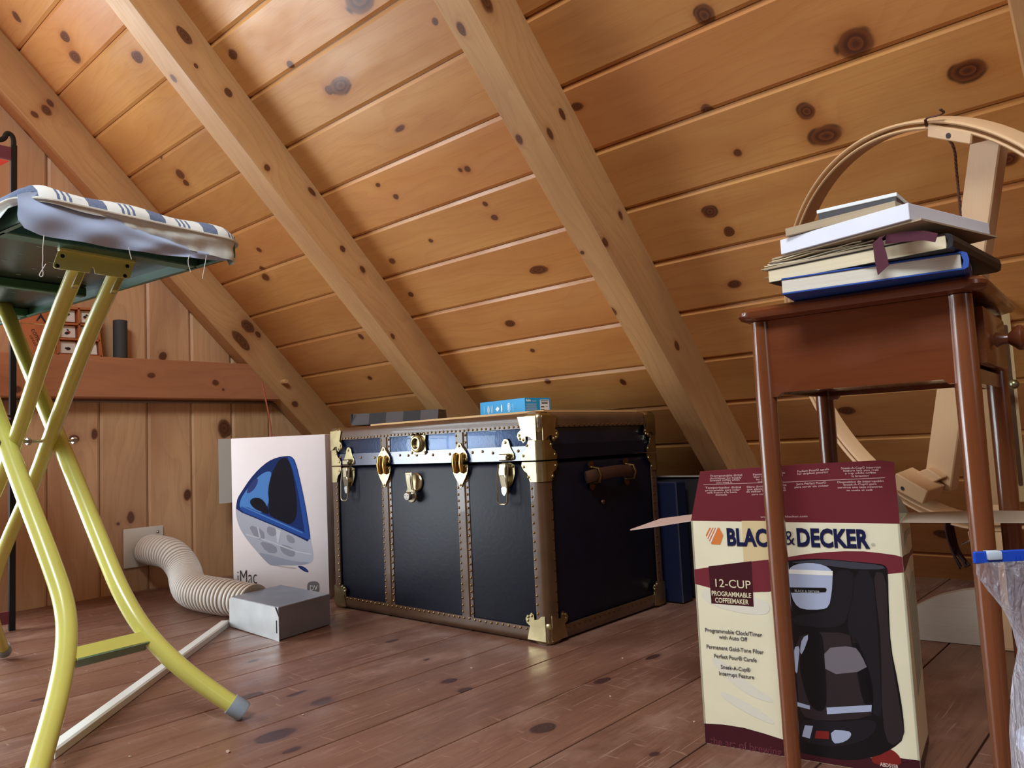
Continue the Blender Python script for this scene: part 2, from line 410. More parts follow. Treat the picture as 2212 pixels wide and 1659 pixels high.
gable('wall_right', EX, (-1, 0, 0), [wood('dark_wall', srgb(120, 84, 54), srgb(90, 58, 34), bw=.1783, bump=0)]*len(Mwall), HOLE_R)
Mtrimw = wood('window_trim_pine', srgb(206, 152, 100), srgb(160, 102, 60), (), rough=.4)
def window(name, X, sgn, hole):
    y0, y1, z0, z1 = hole; bm = bmesh.new()
    for a, b in (((y0-.07, z0-.07), (y0, z1+.07)), ((y1, z0-.07), (y1+.07, z1+.07)), ((y0, z1), (y1, z1+.07)), ((y0, z0-.07), (y1, z0)), ):
        add_box(bm, (X+sgn*.0, (a[0]+b[0])/2, (a[1]+b[1])/2), (.04, b[0]-a[0], b[1]-a[1]))
    struct(name, bm, Mtrimw, uvax=((0, 0, 1),))
window('window_1', GX, 1, HOLE_L); window('window_2', EX, -1, HOLE_R)
# the far slope stays closed; the fill lamp under it is added
# rafters: right-hand edge x, width, depth below the boards
KR = {0: [], 1: [], 2: [], 3: []}
RAFT = [(-3.025, .085, .152), (-2.102, .100, .132), (-1.080, .088, .152), (-.075, .095, .152)]
def rk(i, px, py, r, a=1.5, face='side'):
    xr, wd, dp = RAFT[i]
    if face == 'side':
        p = at_x(px, py, xr); KR[i].append(((p-RP).dot(UP), (p-RP).dot(RN)+.61, r, a))
    else:
        p = onp(px, py, RP+RN*dp, RN); KR[i].append(((p-RP).dot(UP), p.x, r, a))
for q in ((100, 238, .014), (75, 248, .010), (108, 222, .009), (535, 705, .022), (520, 735, .02, 2.5), (637, 873, .014, 1.2), (557, 722, .010)): rk(0, *q)
rk(0, 60, 290, .010, 2, 'b')
for q in ((398, 75, .014, 2), (493, 199, .011, 1.2), (577, 364, .010, 1.2), (674, 415, .009, 2), (423, 141, .005), (740, 536, .009, 1.2), (783, 583, .010), (848, 727, .008)): rk(1, *q)
rk(1, 375, 169, .010, 1.3, 'b')
for q in ((1188, 290, .010, 1.6), (1214, 245, .009, 1.6), (1050, 5, .018, 1.5), (1340, 465, .008), (1308, 525, .010), (1462, 746, .010)): rk(2, *q)
for q in ((997, 61, .011, 1.4), (1123, 301, .010, 1.4), (1322, 672, .010, 1.4), (1257, 545, .006, 1)): rk(2, *q, 'b')
for i, (xr, wd, dp) in enumerate(RAFT):
    Mr = wood('rafter_pine_%s' % 'abcd'[i], srgb(204, 158, 106), srgb(158, 110, 68), KR[i], rough=.42, ring=34, tone=.5, knotcol=(74, 40, 26), halo=(150, 90, 50), grain=.5)
    bm = bmesh.new(); m = frame(RP, UP, z=RN)   # local x up the slope, z out of the boards, y = z cross x
    L_ = top_t
    yx = m.to_3x3() @ V((0, 1, 0))
    s = 1 if yx.x > 0 else -1
    add_box(bm, (L_/2-.02, s*(xr-wd/2), dp/2-.002), (L_+.1, wd, dp+.004), m, .004, 1)
    me = bpy.data.meshes.new('trim'); bm.to_mesh(me); bm.free()
    uv = me.uv_layers.new(name='UVMap')
    for p in me.polygons:
        for li in p.loop_indices:
            q = me.vertices[me.loops[li].vertex_index].co
            uv.data[li].uv = ((q-RP).dot(UP), q.x if abs(p.normal.x) < .7 else (q-RP).dot(RN)+.61)
    me.materials.append(Mr); o = bpy.data.objects.new('trim_%d' % (i+1), me); COL.objects.link(o); o['kind'] = 'structure'
# tie beam on the gable wall
bk = []
for px, py, r, a in ((327, 810, .012, 1.3), (466, 827, .011, 1.3), (482, 841, .006, 1), (35, 840, .014, 1.2)):
    p = at_x(px, py, -3.03); bk.append((p.y, p.z, r, a))
Mbeam = wood('beam_pine', srgb(184, 126, 88), srgb(146, 92, 62), bk, rough=.4, ring=18, tone=.4, knotcol=(74, 40, 26), halo=(160, 96, 60), grain=.5)
bm = bmesh.new(); BZ0, BZ1 = .742, .897
yA, yB = -2.2, 1.0
def beam_end(z): return Y0-.152/SA-z/SL     # where the rafter's underside passes
A = [(-3.0, BZ0), (beam_end(BZ0), BZ0), (beam_end(BZ1), BZ1), (-3.0, BZ1)]
add_prism(bm, A, frame((GX-.005, 0, 0), (0, 1, 0), y=(0, 0, 1)), 0, .085)
bmesh.ops.bevel(bm, geom=[e for e in bm.edges if abs(e.verts[0].co.x-e.verts[1].co.x) < .001 and e.calc_length() > .3], offset=.004, segments=1, affect='EDGES')
struct('trim_5', bm, Mbeam, uvax=((0, 1, 0), (0, 0, 1)))

# ------------------------------------------------------------------ shared materials
Mbrass = mat('brass', srgb(182, 168, 128), .34, 1, var=.35, bump=(60, .15))
Msteel = mat('bright_steel', srgb(190, 190, 186), .25, 1)
Mnickel = mat('aged_nickel', srgb(176, 166, 140), .28, 1, var=.2)
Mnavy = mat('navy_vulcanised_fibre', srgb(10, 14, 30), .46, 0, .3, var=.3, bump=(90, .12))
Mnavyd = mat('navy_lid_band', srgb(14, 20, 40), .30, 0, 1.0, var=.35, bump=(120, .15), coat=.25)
Mbind = mat('brown_fibre_binding', srgb(88, 62, 42), .36, 0, .5, var=.25, bump=(50, .1), coat=.2)
Mstud = mat('brass_nail', srgb(150, 120, 80), .32, 1)
Mblackm = mat('black_metal', srgb(18, 18, 20), .4, .3)
Mgold = mat('warm_brass_bow', srgb(186, 148, 88), .26, 1)
Mcream = mat('cream_card', srgb(222, 216, 178), .6)
Mwhite = mat('white_paper', srgb(226, 226, 226), .7)

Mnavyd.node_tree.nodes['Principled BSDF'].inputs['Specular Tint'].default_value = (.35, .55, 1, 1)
# ------------------------------------------------------------------ steamer trunk
TX0, TX1, TY0, TY1, TZ0, TZ1 = -2.128, -1.232, 1.467, 2.012, .004, .573
SEAM = .4535
tr = thing('steamer_trunk', 'black and navy steamer trunk with brown nailed bindings and brass fittings', 'trunk', ((TX0+TX1)/2, (TY0+TY1)/2, 0))
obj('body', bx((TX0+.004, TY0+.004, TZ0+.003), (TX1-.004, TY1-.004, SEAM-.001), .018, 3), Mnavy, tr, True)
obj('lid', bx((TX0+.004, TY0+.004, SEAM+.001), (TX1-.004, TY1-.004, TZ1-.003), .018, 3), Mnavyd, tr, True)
def rounded_bar(bm, p, q, w, r, m1, m2, mi=0):
    """L-shaped rounded edge binding from p to q; m1, m2 are the two outward face normals"""
    p = V(p); q = V(q); m1 = V(m1); m2 = V(m2); n = 5
    prof = [(-w, .0), (-w, .003)]
    prof = [(m1*0+m2*(-w)), (m2*(-w)+m1*.003)]
    arc = [(m1*(.003-r+r*math.cos(a))+m2*(.003-r+r*math.sin(a))) for a in [PI/2*k/n for k in range(n+1)]]
    prof = [m1*(-.001)+m2*(-w), m1*.003+m2*(-w)]+arc+[m2*.003+m1*(-w), m2*(-.001)+m1*(-w)]
    A = [bm.verts.new(p+o) for o in prof]; B = [bm.verts.new(q+o) for o in prof]
    for i in range(len(prof)-1):
        f = bm.faces.new((A[i], A[i+1], B[i+1], B[i])); f.material_index = mi
    for R in (A, B):
        f = bm.faces.new(R); f.material_index = mi
def studs_line(bm, p, q, n_, step, mi=1, r=.0036, jitter=.002):
    p = V(p); q = V(q); L = (q-p).length; k = max(2, int(L/step))
    for i in range(k+1):
        add_stud(bm, p+(q-p)*(i/k)+V((0, 0, 1))*random.uniform(-jitter, jitter)*.5, n_, r, .0028, mi, 7)
X, Yv, Z = V((1, 0, 0)), V((0, 1, 0)), V((0, 0, 1))
W_ = .036
bind = bmesh.new()
for z, s in ((TZ1, 1), (TZ0, -1)):
    for (p, q, m1) in (((TX0, TY0, z), (TX1, TY0, z), -Yv), ((TX0, TY1, z), (TX1, TY1, z), Yv), ((TX0, TY0, z), (TX0, TY1, z), -X), ((TX1, TY0, z), (TX1, TY1, z), X)):
        rounded_bar(bind, p, q, W_, .020, m1, Z*s)
    studs_line(bind, (TX0+.05, TY0-.003, z-s*.031), (TX1-.05, TY0-.003, z-s*.031), -Yv, .0165 if s > 0 else .02)
    studs_line(bind, (TX1+.003, TY0+.05, z-s*.031), (TX1+.003, TY1-.05, z-s*.031), X, .022)
for x, mx in ((TX0, -X), (TX1, X)):
    for y, my in ((TY0, -Yv), (TY1, Yv)):
        rounded_bar(bind, (x, y, TZ0+.01), (x, y, SEAM-.002), W_, .018, mx, my)
        rounded_bar(bind, (x, y, SEAM+.002), (x, y, TZ1-.01), W_, .018, mx, my)
for a, b in ((TZ0+.05, SEAM-.045),):
    studs_line(bind, (TX1-.031, TY0-.003, a), (TX1-.031, TY0-.003, b), -Yv, .0215)
    studs_line(bind, (TX0+.031, TY0-.003, a), (TX0+.031, TY0-.003, b), -Yv, .0215)
    studs_line(bind, (TX1+.003, TY0+.031, a), (TX1+.003, TY0+.031, b), X, .024)
    studs_line(bind, (TX1+.003, TY1-.031, a), (TX1+.003, TY1-.031, b), X, .024)
bmesh.ops.recalc_face_normals(bind, faces=bind.faces)
obj('edge_binding', bind, [Mbind, Mstud], tr, True)
# lid front: plain seam band with sparse nails
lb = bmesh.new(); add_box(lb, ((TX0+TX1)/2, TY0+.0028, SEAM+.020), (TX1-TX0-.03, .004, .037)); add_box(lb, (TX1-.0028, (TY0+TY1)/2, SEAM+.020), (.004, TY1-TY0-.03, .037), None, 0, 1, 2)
x = TX0+.05
while x < TX1-.04:
    add_stud(lb, (x, TY0+.0008, SEAM+.026+random.uniform(-.003, .003)), -Yv, .0042, .003, 1); x += random.choice((.038, .052, .07))
obj('seam_band', lb, [mat('reflected_blue_band', srgb(26, 38, 78), .27, 0, 1.0, var=.3, coat=.4), Mstud, Mnavy], tr, True)  # sky reflection painted blue into the front band; end kept near-black, as unlit
# vertical slat strips
for sx in (-1.849, -1.517):
    b = bmesh.new()
    for z0, z1 in ((TZ0+.034, SEAM-.003), (SEAM+.003, TZ1-.036)):
        pr = [(-.0225, 0), (-.0225, .002), (-.013, .0025), (-.010, .0062), (.010, .0062), (.013, .0025), (.0225, .002), (.0225, 0)]
        add_prism(b, pr, frame((sx, TY0+.004, 0), -X, z=Z), z0, z1)
        for s in (-1, 1): studs_line(b, (sx+s*.0175, TY0+.0015, z0+.012), (sx+s*.0175, TY0+.0015, z1-.008), -Yv, .0185)
    obj('slat_strip', b, [Mbind, Mstud], tr, True)
# brass fittings.  front-face frame: x right, y up, z towards the viewer
FM = frame((0, TY0, 0), X, Z)               # z = X x Z = -Y
def fpt(px, py): p = at_y(px, py, TY0); return p.x, p.z
def plate(name, poly, thick=.002, lift=.001, studs=(), extra=None, material=None, mfr=None, it=2):
    b = bmesh.new(); m = mfr or FM
    add_prism(b, sm2(poly, it) if it else poly, m, lift, lift+thick)
    es = [e for e in b.edges if all(abs((m.inverted() @ v.co).z-(lift+thick)) < 1e-5 for v in e.verts)]
    bmesh.ops.bevel(b, geom=es, offset=thick*.5, segments=1, affect='EDGES')
    for (x_, z_) in studs: add_stud(b, m @ V((x_, z_, lift+thick)), m.to_3x3() @ V((0, 0, 1)), .0045, .0032, 0)
    if extra: extra(b)
    return obj(name, b, material or Mbrass, tr, True)
def corner_cap(cx, cz, sx, sz, cy=TY0, fy=-1):
    # sx: +1 when the trunk runs towards +x from the corner; same for sz
    b = bmesh.new()
    for (m, s1) in ((frame((cx, cy, cz), X*sx, Z*sz) if fy*sx*sz < 0 or True else None, 1),):
        pass
    def lobe(o, ax, nrm, s):
        poly = [(.0, 0), (.060, 0), (.055, .018), (.050, .034), (.060, .040), (.064, .050), (.058, .060), (.050, .060), (.044, .067), (.036, .062), (.035, .050), (.022, .052), (.012, .060), (0, .062)]
        pts = [V(o)+V(ax)*x_+Z*s*y_+V(nrm)*.0042 for x_, y_ in poly]
        pts2 = [p+V(nrm)*.0022 for p in pts]
        A = [b.verts.new(p) for p in pts]; B = [b.verts.new(p) for p in pts2]
        fs = [b.faces.new(A), b.faces.new(B)]
        for i in range(len(A)): fs.append(b.faces.new((A[i], A[(i+1) % len(A)], B[(i+1) % len(A)], B[i])))
        for x_, y_ in ((.056, .047), (.054, .056), (.043, .059)):
            add_stud(b, V(o)+V(ax)*x_+Z*s*y_+V(nrm)*.0064, nrm, .004, .003, 0)
    lobe((cx+sx*.006, cy, cz+sz*.006), X*sx, Yv*fy, sz)
    lobe((cx, cy-fy*.006, cz+sz*.006), Yv*(-fy), -X*sx, sz)
    # rounded corner block wrapping the three faces
    lo = V((min(cx-sx*.0062, cx+sx*.056), min(cy+fy*.0062, cy-fy*.056), min(cz-sz*.0062, cz+sz*.056)))
    hi = V((max(cx-sx*.0062, cx+sx*.056), max(cy+fy*.0062, cy-fy*.056), max(cz-sz*.0062, cz+sz*.056)))
    add_box(b, (lo+hi)/2, hi-lo, None, .019, 4)
    bmesh.ops.recalc_face_normals(b, faces=b.faces)
    obj('corner_cap', b, Mbrass, tr, True)
for cx, sx in ((TX0, 1), (TX1, -1)):
    for cy, fy in ((TY0, -1), (TY1, 1)):
        corner_cap(cx, TZ1, sx, -1, cy, fy); corner_cap(cx, TZ0, sx, 1, cy, fy)
# clamps either side of the lid seam at the corners
for cx, sx in ((TX0, 1), (TX1, -1)):
    for cy, fy in ((TY0, -1), (TY1, 1)):
        for zs, up in ((SEAM+.002, 1), (SEAM-.002, -1)):
            b = bmesh.new()
            poly = [(0, 0), (.058, 0), (.060, .010), (.052, .022), (.042, .028), (.038, .040), (.034, .050), (0, .050)]
            for ax, nr, o in ((X*sx, Yv*fy, V((cx+sx*.012, cy, zs))), (Yv*(-fy), -X*sx, V((cx, cy-fy*.012, zs)))):
                A = [b.verts.new(o+ax*(x_-.012 if x_ > .03 else x_)+Z*up*y_+nr*.0035) for x_, y_ in poly]; B = [b.verts.new(v.co+nr*.002) for v in A]
                b.faces.new(A); b.faces.new(B)
                for i in range(len(A)): b.faces.new((A[i], A[(i+1) % len(A)], B[(i+1) % len(A)], B[i]))
                for x_, y_ in ((.040, .012), (.026, .038)): add_stud(b, o+ax*x_+Z*up*y_+nr*.0055, nr, .004, .003, 0)
            rounded_bar(b, (cx-sx*.0022, cy+fy*.0022, zs), (cx-sx*.0022, cy+fy*.0022, zs+up*.05), .022, .018, -X*sx, Yv*fy)
            bmesh.ops.recalc_face_normals(b, faces=b.faces)
            obj('corner_clamp', b, Mbrass, tr, True)
# latches
for cxp, cyp in ((755, 1003), (1095, 1000)):
    cx, cz = fpt(cxp, cyp); cz = SEAM
    pl = plate('latch', [(cx-.028, cz+.002), (cx+.028, cz+.002), (cx+.029, cz+.018), (cx+.018, cz+.032), (cx+.012, cz+.050), (cx+.006, cz+.060), (cx-.006, cz+.060), (cx-.012, cz+.050), (cx-.018, cz+.032), (cx-.029, cz+.018)], studs=((cx, cz+.050), (cx-.022, cz+.009), (cx+.022, cz+.009)), it=1)
    b = bmesh.new(); q = [(cx-.028, cz-.003), (cx+.028, cz-.003), (cx+.030, cz-.025), (cx+.022, cz-.050), (cx+.010, cz-.066), (cx-.010, cz-.066), (cx-.022, cz-.050), (cx-.030, cz-.025)]
    add_prism(b, sm2(q, 1), FM, .001, .003)
    for s in (-1, 1): add_stud(b, FM @ V((cx+s*.022, cz-.012, .003)), -Yv, .0045, .003, 0)
    o = obj('lower_plate', b, Mbrass, pl, True)
    b = bmesh.new()
    add_box(b, (cx, TY0-.010, cz+.012), (.030, .016, .018), None, .003, 1)
    add_box(b, (cx, TY0-.012, cz-.020), (.022, .016, .034), None, .003, 1)
    m = frame((cx, TY0-.014, cz-.036), X, V((0, -.18, 1)))
    add_box(b, (0, -.022, .004), (.022, .052, .006), m, .002, 1)
    add_box(b, (0, -.030, -.002), (.016, .030, .008), m, .002, 1)
    obj('lever', b, Mnickel, pl, True)
    loop = [(cx-.017, -.014, cz-.006), (cx-.018, -.022, cz-.050), (cx-.017, -.024, cz-.108), (cx+.017, -.024, cz-.108), (cx+.018, -.022, cz-.050), (cx+.017, -.014, cz-.006)]
    P = [V((a, TY0+b_, c)) for a, b_, c in loop]
    pp = []
    for i, p in enumerate(P):
        if i in (2, 3):
            pp += [p+(P[i-1]-p).normalized()*.008, p+(P[i-1]-p).normalized()*.003+(P[i+1]-p).normalized()*.003, p+(P[i+1]-p).normalized()*.008]
        else: pp.append(p)
    obj('wire_loop', tube(pp, .0022, 8), Mnickel, pl, True)
    b = bmesh.new(); add_prism(b, sm2([(cx-.009, cz-.064), (cx+.010, cz-.064), (cx+.009, cz-.078), (cx+.001, cz-.088), (cx-.007, cz-.080)], 1), FM, .014, .017)
    obj('tongue', b, Msteel, pl, True)
# double bow hinges
for cx in (-1.849, -1.517):
    cz = SEAM
    pl = plate('bow_plate', [(cx-.029, cz+.001), (cx+.029, cz+.001), (cx+.031, cz+.018), (cx+.020, cz+.036), (cx+.008, cz+.046), (cx+.005, cz+.055), (cx-.005, cz+.055), (cx-.008, cz+.046), (cx-.020, cz+.036), (cx-.031, cz+.018)], lift=.004, studs=((cx, cz+.047), (cx-.026, cz+.010), (cx+.026, cz+.010)), it=1)
    b = bmesh.new(); add_prism(b, sm2([(cx-.030, cz-.002), (cx+.030, cz-.002), (cx+.031, cz-.020), (cx+.020, cz-.040), (cx+.007, cz-.056), (cx+.004, cz-.066), (cx-.004, cz-.066), (cx-.007, cz-.056), (cx-.020, cz-.040), (cx-.031, cz-.020)], 1), FM, .004, .006)
    for x_, z_ in ((cx, cz-.060), (cx-.025, cz-.010), (cx+.025, cz-.010)): add_stud(b, FM @ V((x_, z_, .006)), -Yv, .0042, .003, 0)
    obj('lower_plate', b, Mbrass, pl, True)
    b = bmesh.new()
    for s in (-1, 1):
        add_tube(b, [(cx+s*.0135, TY0-.004, cz+.026), (cx+s*.0135, TY0-.010, cz+.022), (cx+s*.0135, TY0-.013, cz+.002), (cx+s*.0135, TY0-.013, cz-.002), (cx+s*.0135, TY0-.010, cz-.022), (cx+s*.0135, TY0-.004, cz-.026)], [.004, .008, .0085, .0085, .008, .004], 10)
    obj('bow', b, Mgold, pl, True)
# lock: brass eye on the lid, nickel hasp below
cx, cz = fpt(905, 958)
pl = plate('lock_eye', [(cx-.034, cz+.026), (cx-.026, cz+.034), (cx-.014, cz+.028), (cx, cz+.034), (cx+.014, cz+.028), (cx+.026, cz+.034), (cx+.034, cz+.026), (cx+.029, cz), (cx+.034, cz-.026), (cx+.026, cz-.034), (cx+.012, cz-.032), (cx-.012, cz-.032), (cx-.026, cz-.034), (cx-.034, cz-.026), (cx-.029, cz)], lift=.001, studs=((cx-.028, cz+.026), (cx+.028, cz+.026), (cx-.028, cz-.026), (cx+.028, cz-.026)), it=1)
b = bmesh.new(); m = frame((cx, TY0-.003, cz), X, Z)
add_lathe(b, [(.026, 0), (.026, .006), (.024, .009), (.021, .007), (.019, .012), (.016, .012), (.0155, .001)], m, 32)
obj('ring', b, Mbrass, pl, True)
b = bmesh.new(); add_lathe(b, [(.0155, .0015), (.012, -.001), (0, -.001)], m, 24); obj('eye_hole', b, mat('dark_recess', srgb(22, 20, 18), .5), pl, True)
cx, cz = fpt(896, 1040)
b = bmesh.new(); m = frame((cx+.006, TY0+.002, cz-.002), X, Z)
add_lathe(b, [(.027, 0), (.027, .003), (.024, .006), (.021, .004), (0, .004)], m, 32)
hs = obj('lock_hasp', b, Mbrass, tr, True)
b = bmesh.new(); m = frame((cx, TY0-.018, cz-.012), X, V((.10, -.12, 1)))
add_box(b, (0, .010, 0), (.027, .062, .005), m, .002, 1); add_box(b, (0, .010, .003), (.017, .050, .003), m, .001, 1)
add_lathe(b, [(.021, -.003), (.022, 0), (.020, .004), (0, .004)], frame(m @ V((0, -.027, 0)), m.to_3x3() @ X, z=m.to_3x3() @ Z), 28)
obj('hasp_arm', b, Mnickel, hs, True)
b = bmesh.new(); add_lathe(b, [(.0125, .003), (.0125, .016), (.0105, .019), (0, .019)], frame(m @ V((0, -.027, 0)), m.to_3x3() @ X, z=m.to_3x3() @ Z), 24)
for a in range(3): add_box(b, (math.cos(a*2.1+.5)*.006, -.027+math.sin(a*2.1+.5)*.006, .0192), (.002, .002, .0008), m, 0, 1, 1)
obj('key_cylinder', b, [Msteel, Mblackm], hs, True)
# leather handle on the right-hand end
b = bmesh.new(); hy0, hy1 = at_x(1275, 1030, TX1).y, at_x(1350, 1020, TX1).y; hz = .405
add_tube(b, smooth_pts([(TX1+.008, hy0-.03, hz-.004), (TX1+.022, hy0, hz+.002), (TX1+.034, (hy0+hy1)/2, hz+.008), (TX1+.022, hy1, hz+.002), (TX1+.008, hy1+.03, hz-.004)], 2), .017, 10, flat=.35, up=(1, 0, 0))
h = obj('handle', b, mat('worn_brown_leather', srgb(74, 46, 34), .5, var=.3, bump=(60, .3)), tr, True)
for y in (hy0, hy1):
    b = bmesh.new(); add_prism(b, sm2([(-.012, -.034), (0, -.040), (.012, -.034), (.009, -.016), (.009, .016), (.012, .034), (0, .040), (-.012, .034), (-.009, .016), (-.009, -.016)], 1), frame((TX1, y, hz), Yv, Z), .003, .006)
    add_tube(b, [(TX1+.002, y, hz+.022), (TX1+.030, y, hz+.018), (TX1+.036, y, hz), (TX1+.030, y, hz-.018), (TX1+.002, y, hz-.022)], .004, 8)
    obj('handle_loop', b, mat('dark_brass', srgb(120, 96, 60), .35, 1), h, True)
add_b = bmesh.new(); add_stud(add_b, (TX1+.001, hy0+.05, hz-.075), X, .007, .005, 0); obj('side_rivet', add_b, Mstud, tr, True)

# ------------------------------------------------------------------ on the trunk
TT = TZ1+.004
p0 = at_z(796, 922, TT+.003); p1 = at_z(1404, 881, TT+.006)
pn = thing('plywood_panel', 'thin pale plywood panel lying flat on the trunk lid under the blue box', 'wooden board', (-1.6, 1.75, TT))
b = bmesh.new(); add_box(b, ((-1.99-1.262)/2, 1.745, TT+.0035), (.728, .44, .006))
obj('sheet', b, wood('plywood', srgb(226, 180, 120), srgb(196, 146, 90), (), rough=.5, bump=0, ring=14), pn, uvax=(X,))
# bright blue electronics box
bl = at_z(1038, 902, TT+.008); br = at_z(1135, 893, TT+.008); bk_ = at_z(1207, 891, TT+.008)
def boxframe(a, bpt, dirback, h, d=None):
    x = (V(bpt)-V(a)); x.z = 0; L = x.length; x.normalize(); y = V((-x.y, x.x, 0)); return frame(a, x, y), L
bfx = V((br.x-bl.x, br.y-bl.y, 0)); L1 = bfx.length
D1 = .100
m = frame((bl.x, bl.y, TT+.0075), bfx, Z)    # x along the left face, y up, z = x cross y: towards the viewer
Hb = .046
bb = thing('electronics_box', 'bright blue cardboard box with white print on the trunk lid', 'cardboard box', m @ V((L1/2, 0, -D1/2)))
b = bmesh.new(); add_box(b, (L1/2, Hb/2, -D1/2), (L1, Hb, D1), m, .0008, 1)
Mcy = mat('bright_blue_card', srgb(20, 152, 214), .45); obj('carton', b, Mcy, bb)
Mcyl = mat('pale_blue_print', srgb(150, 214, 240), .5)
b = bmesh.new()
def ricon(b, m, x, y, w_, h_, mi=0, z=.0006):
    add_prism(b, sm2([(x-w_, y-h_), (x+w_, y-h_), (x+w_, y+h_), (x-w_, y+h_)], 1), m, z, z+.0002, mi)
ricon(b, m, L1*.20, Hb*.46, .005, .010); ricon(b, m, L1*.20, Hb*.46, .003, .012)
Mwi0 = mat('icon_ink', srgb(225, 240, 246), .5); obj('icon_print', b, Mwi0, bb); b = bmesh.new()
add_prism(b, [(L1*.36, Hb*.46), (L1*.415, Hb*.64), (L1*.45, Hb*.46), (L1*.40, Hb*.28)], m, .0005, .0007)
obj('icon_print', b, Mwi0, bb)
for dx, w2 in ((.265, .0007), (.50, .003), (.30, .0006), (.10, .0006), (.75, .0007)): b = bmesh.new(); ricon(b, m, L1*dx, Hb*.48, w2, .011); obj('icon_print', b, Mwi0, bb)
b = bmesh.new(); ricon(b, m, L1*.66, Hb*.5, .0065, .013); 
ricon(b, m, L1*.66, Hb*.5, .0048, .0108, 1, .0009); ricon(b, m, L1*.66, Hb*.5, .0022, .009, 0, .0012)
Mwi = mat('white_ink', srgb(225, 240, 246), .5); obj('icon_print', b, [Mwi, Mcy], bb); b = bmesh.new()
m2 = frame(m @ V((L1, 0, 0)), m.to_3x3() @ V((0, 0, -1)), Z)
add_text(b, 'Roku', m2 @ Matrix.Translation((.004, Hb*.78, .0006)), .0085, bold=.0006)
for i in range(9): add_box(b, (D1*.24+(.0 if i > 1 else .012)*0, Hb*(.62-.065*i), .0006), (D1*(.42 if i != 2 else .36), .0007, .0003), m2)
for i in range(2): add_box(b, (D1*.36, Hb*(.80-.05*i), .0006), (D1*.16, .0007, .0003), m2)
obj('end_print', b, Mwi, bb)
b = bmesh.new(); add_box(b, (D1*.76, Hb*.50, .0006), (D1*.36, Hb*.76, .0004), m2, 0, 1, 0)
for (x_, y_, w_, h_) in ((.76, .80, .30, .035), (.76, .66, .24, .07), (.67, .42, .13, .06), (.67, .24, .13, .06), (.84, .44, .10, .02)):
    add_box(b, (D1*x_, Hb*y_, .0010), (D1*w_, Hb*h_, .0004), m2, 0, 1, 1)
obj('label_sticker', b, [Mwhite, mat('black_ink', srgb(20, 20, 20), .6)], bb)
# dark box with a banded lid at the far left of the lid
q0 = at_z(712, 931, TT); 
db = thing('striped_box', 'low dark box with grey and black stripes at the left end of the trunk lid', 'box', (-2.0, 1.65, TT))
m = frame((-2.085, 1.520, TT+.0075), (1, .55, 0), (0, 0, 1))
Ld = .30; Dd = .10
b = bmesh.new()
def tap(b, x0, x1, mi):
    A = [(x0, 0, 0), (x1, 0, 0), (x1, 0, -Dd), (x0, 0, -Dd)]; T = [(x0 if x0 > .005 else x0+.0, .038, -.012), (x1, .038, -.012), (x1, .038, -Dd+.012), (x0, .038, -Dd+.012)]
    a = [b.verts.new(m @ V(q)) for q in A]; t = [b.verts.new(m @ V(q)) for q in T]
    for f in ((a[0], a[1], t[1], t[0]), (a[1], a[2], t[2], t[1]), (a[2], a[3], t[3], t[2]), (a[3], a[0], t[0], t[3]), tuple(t), tuple(a[::-1])):
        g = b.faces.new(f); g.material_index = mi
for i in range(5): tap(b, Ld*i/5, Ld*(i+1)/5, i % 2)
bmesh.ops.recalc_face_normals(b, faces=b.faces)
obj('banded_lid', b, [mat('grey_board', srgb(72, 64, 66), .6), mat('black_board', srgb(26, 18, 20), .6)], db)
b = bmesh.new(); add_box(b, (-.002, .019, -Dd/2), (.004, .036, Dd-.004), m); obj('end_panel', b, mat('dark_green_board', srgb(12, 40, 42), .5), db)

# ------------------------------------------------------------------ computer carton left of the trunk
mR = at_f(712, 1298, 2.6); mL = at_f(505, 1298, 2.6)
Rp = V((mR.x, mR.y, 0)); Lp = V((mL.x, mL.y, 0)); wx = (Rp-Lp).length
m = frame(Lp, Rp-Lp, Z)
IH = .563
ic = thing('computer_carton', 'tall pinkish white carton printed with a translucent blue computer, left of the trunk', 'cardboard box', (Lp+Rp)/2)
b = bmesh.new(); add_box(b, (wx/2, IH/2, -.14), (wx, IH, .28), m, .002, 2)
obj('carton', b, mat('white_printed_card', srgb(250, 240, 240), .5, var=.02), ic, True)
IP = m @ V((0, 0, 0)); IN = m.to_3x3() @ V((0, 0, 1)); Minv = m.inverted()
def iuv(cx, cy, sx=.28935, sy=.28935, ox=480, oy=820):
    q = Minv @ onp(ox+cx*sx, oy+cy*sy, IP, IN); return (q.x, q.y)
b = bmesh.new()
def art(b, m_, pts, layer, mi, it=2, conv=iuv):
    P = [conv(*p) for p in pts]; P = sm2(P, it) if it else P
    z = .0003+layer*.00012
    f = b.faces.new([b.verts.new(m_ @ V((x_, y_, z))) for x_, y_ in P]); f.material_index = mi
shell = [(520, 572), (550, 612), (590, 770), (625, 940), (655, 1130), (668, 1230), (682, 1310), (678, 1360), (640, 1378), (555, 1388), (450, 1385), (370, 1392), (330, 1362), (255, 1280), (180, 1190), (130, 1110), (105, 1030), (100, 960), (112, 895), (145, 835), (205, 745), (272, 668), (345, 608), (410, 580), (475, 570)]
art(b, m, shell, 0, 0)
art(b, m, [(103, 975), (106, 930), (114, 885), (150, 828), (205, 745), (272, 668), (345, 608), (410, 580), (475, 570), (515, 570), (550, 612), (600, 830), (640, 1040), (664, 1222), (560, 1170), (430, 1110), (280, 1048)], 1, 1, 1)
art(b, m, [(128, 960), (134, 900), (170, 840), (225, 770), (290, 705), (350, 680), (372, 700), (352, 770), (342, 840), (352, 905), (320, 985), (250, 1000), (180, 965)], 2, 2)
art(b, m, [(430, 590), (485, 578), (520, 660), (545, 800), (562, 960), (548, 1050), (500, 1085), (430, 1055), (345, 1010), (352, 930), (340, 830), (362, 720), (395, 650)], 3, 3)
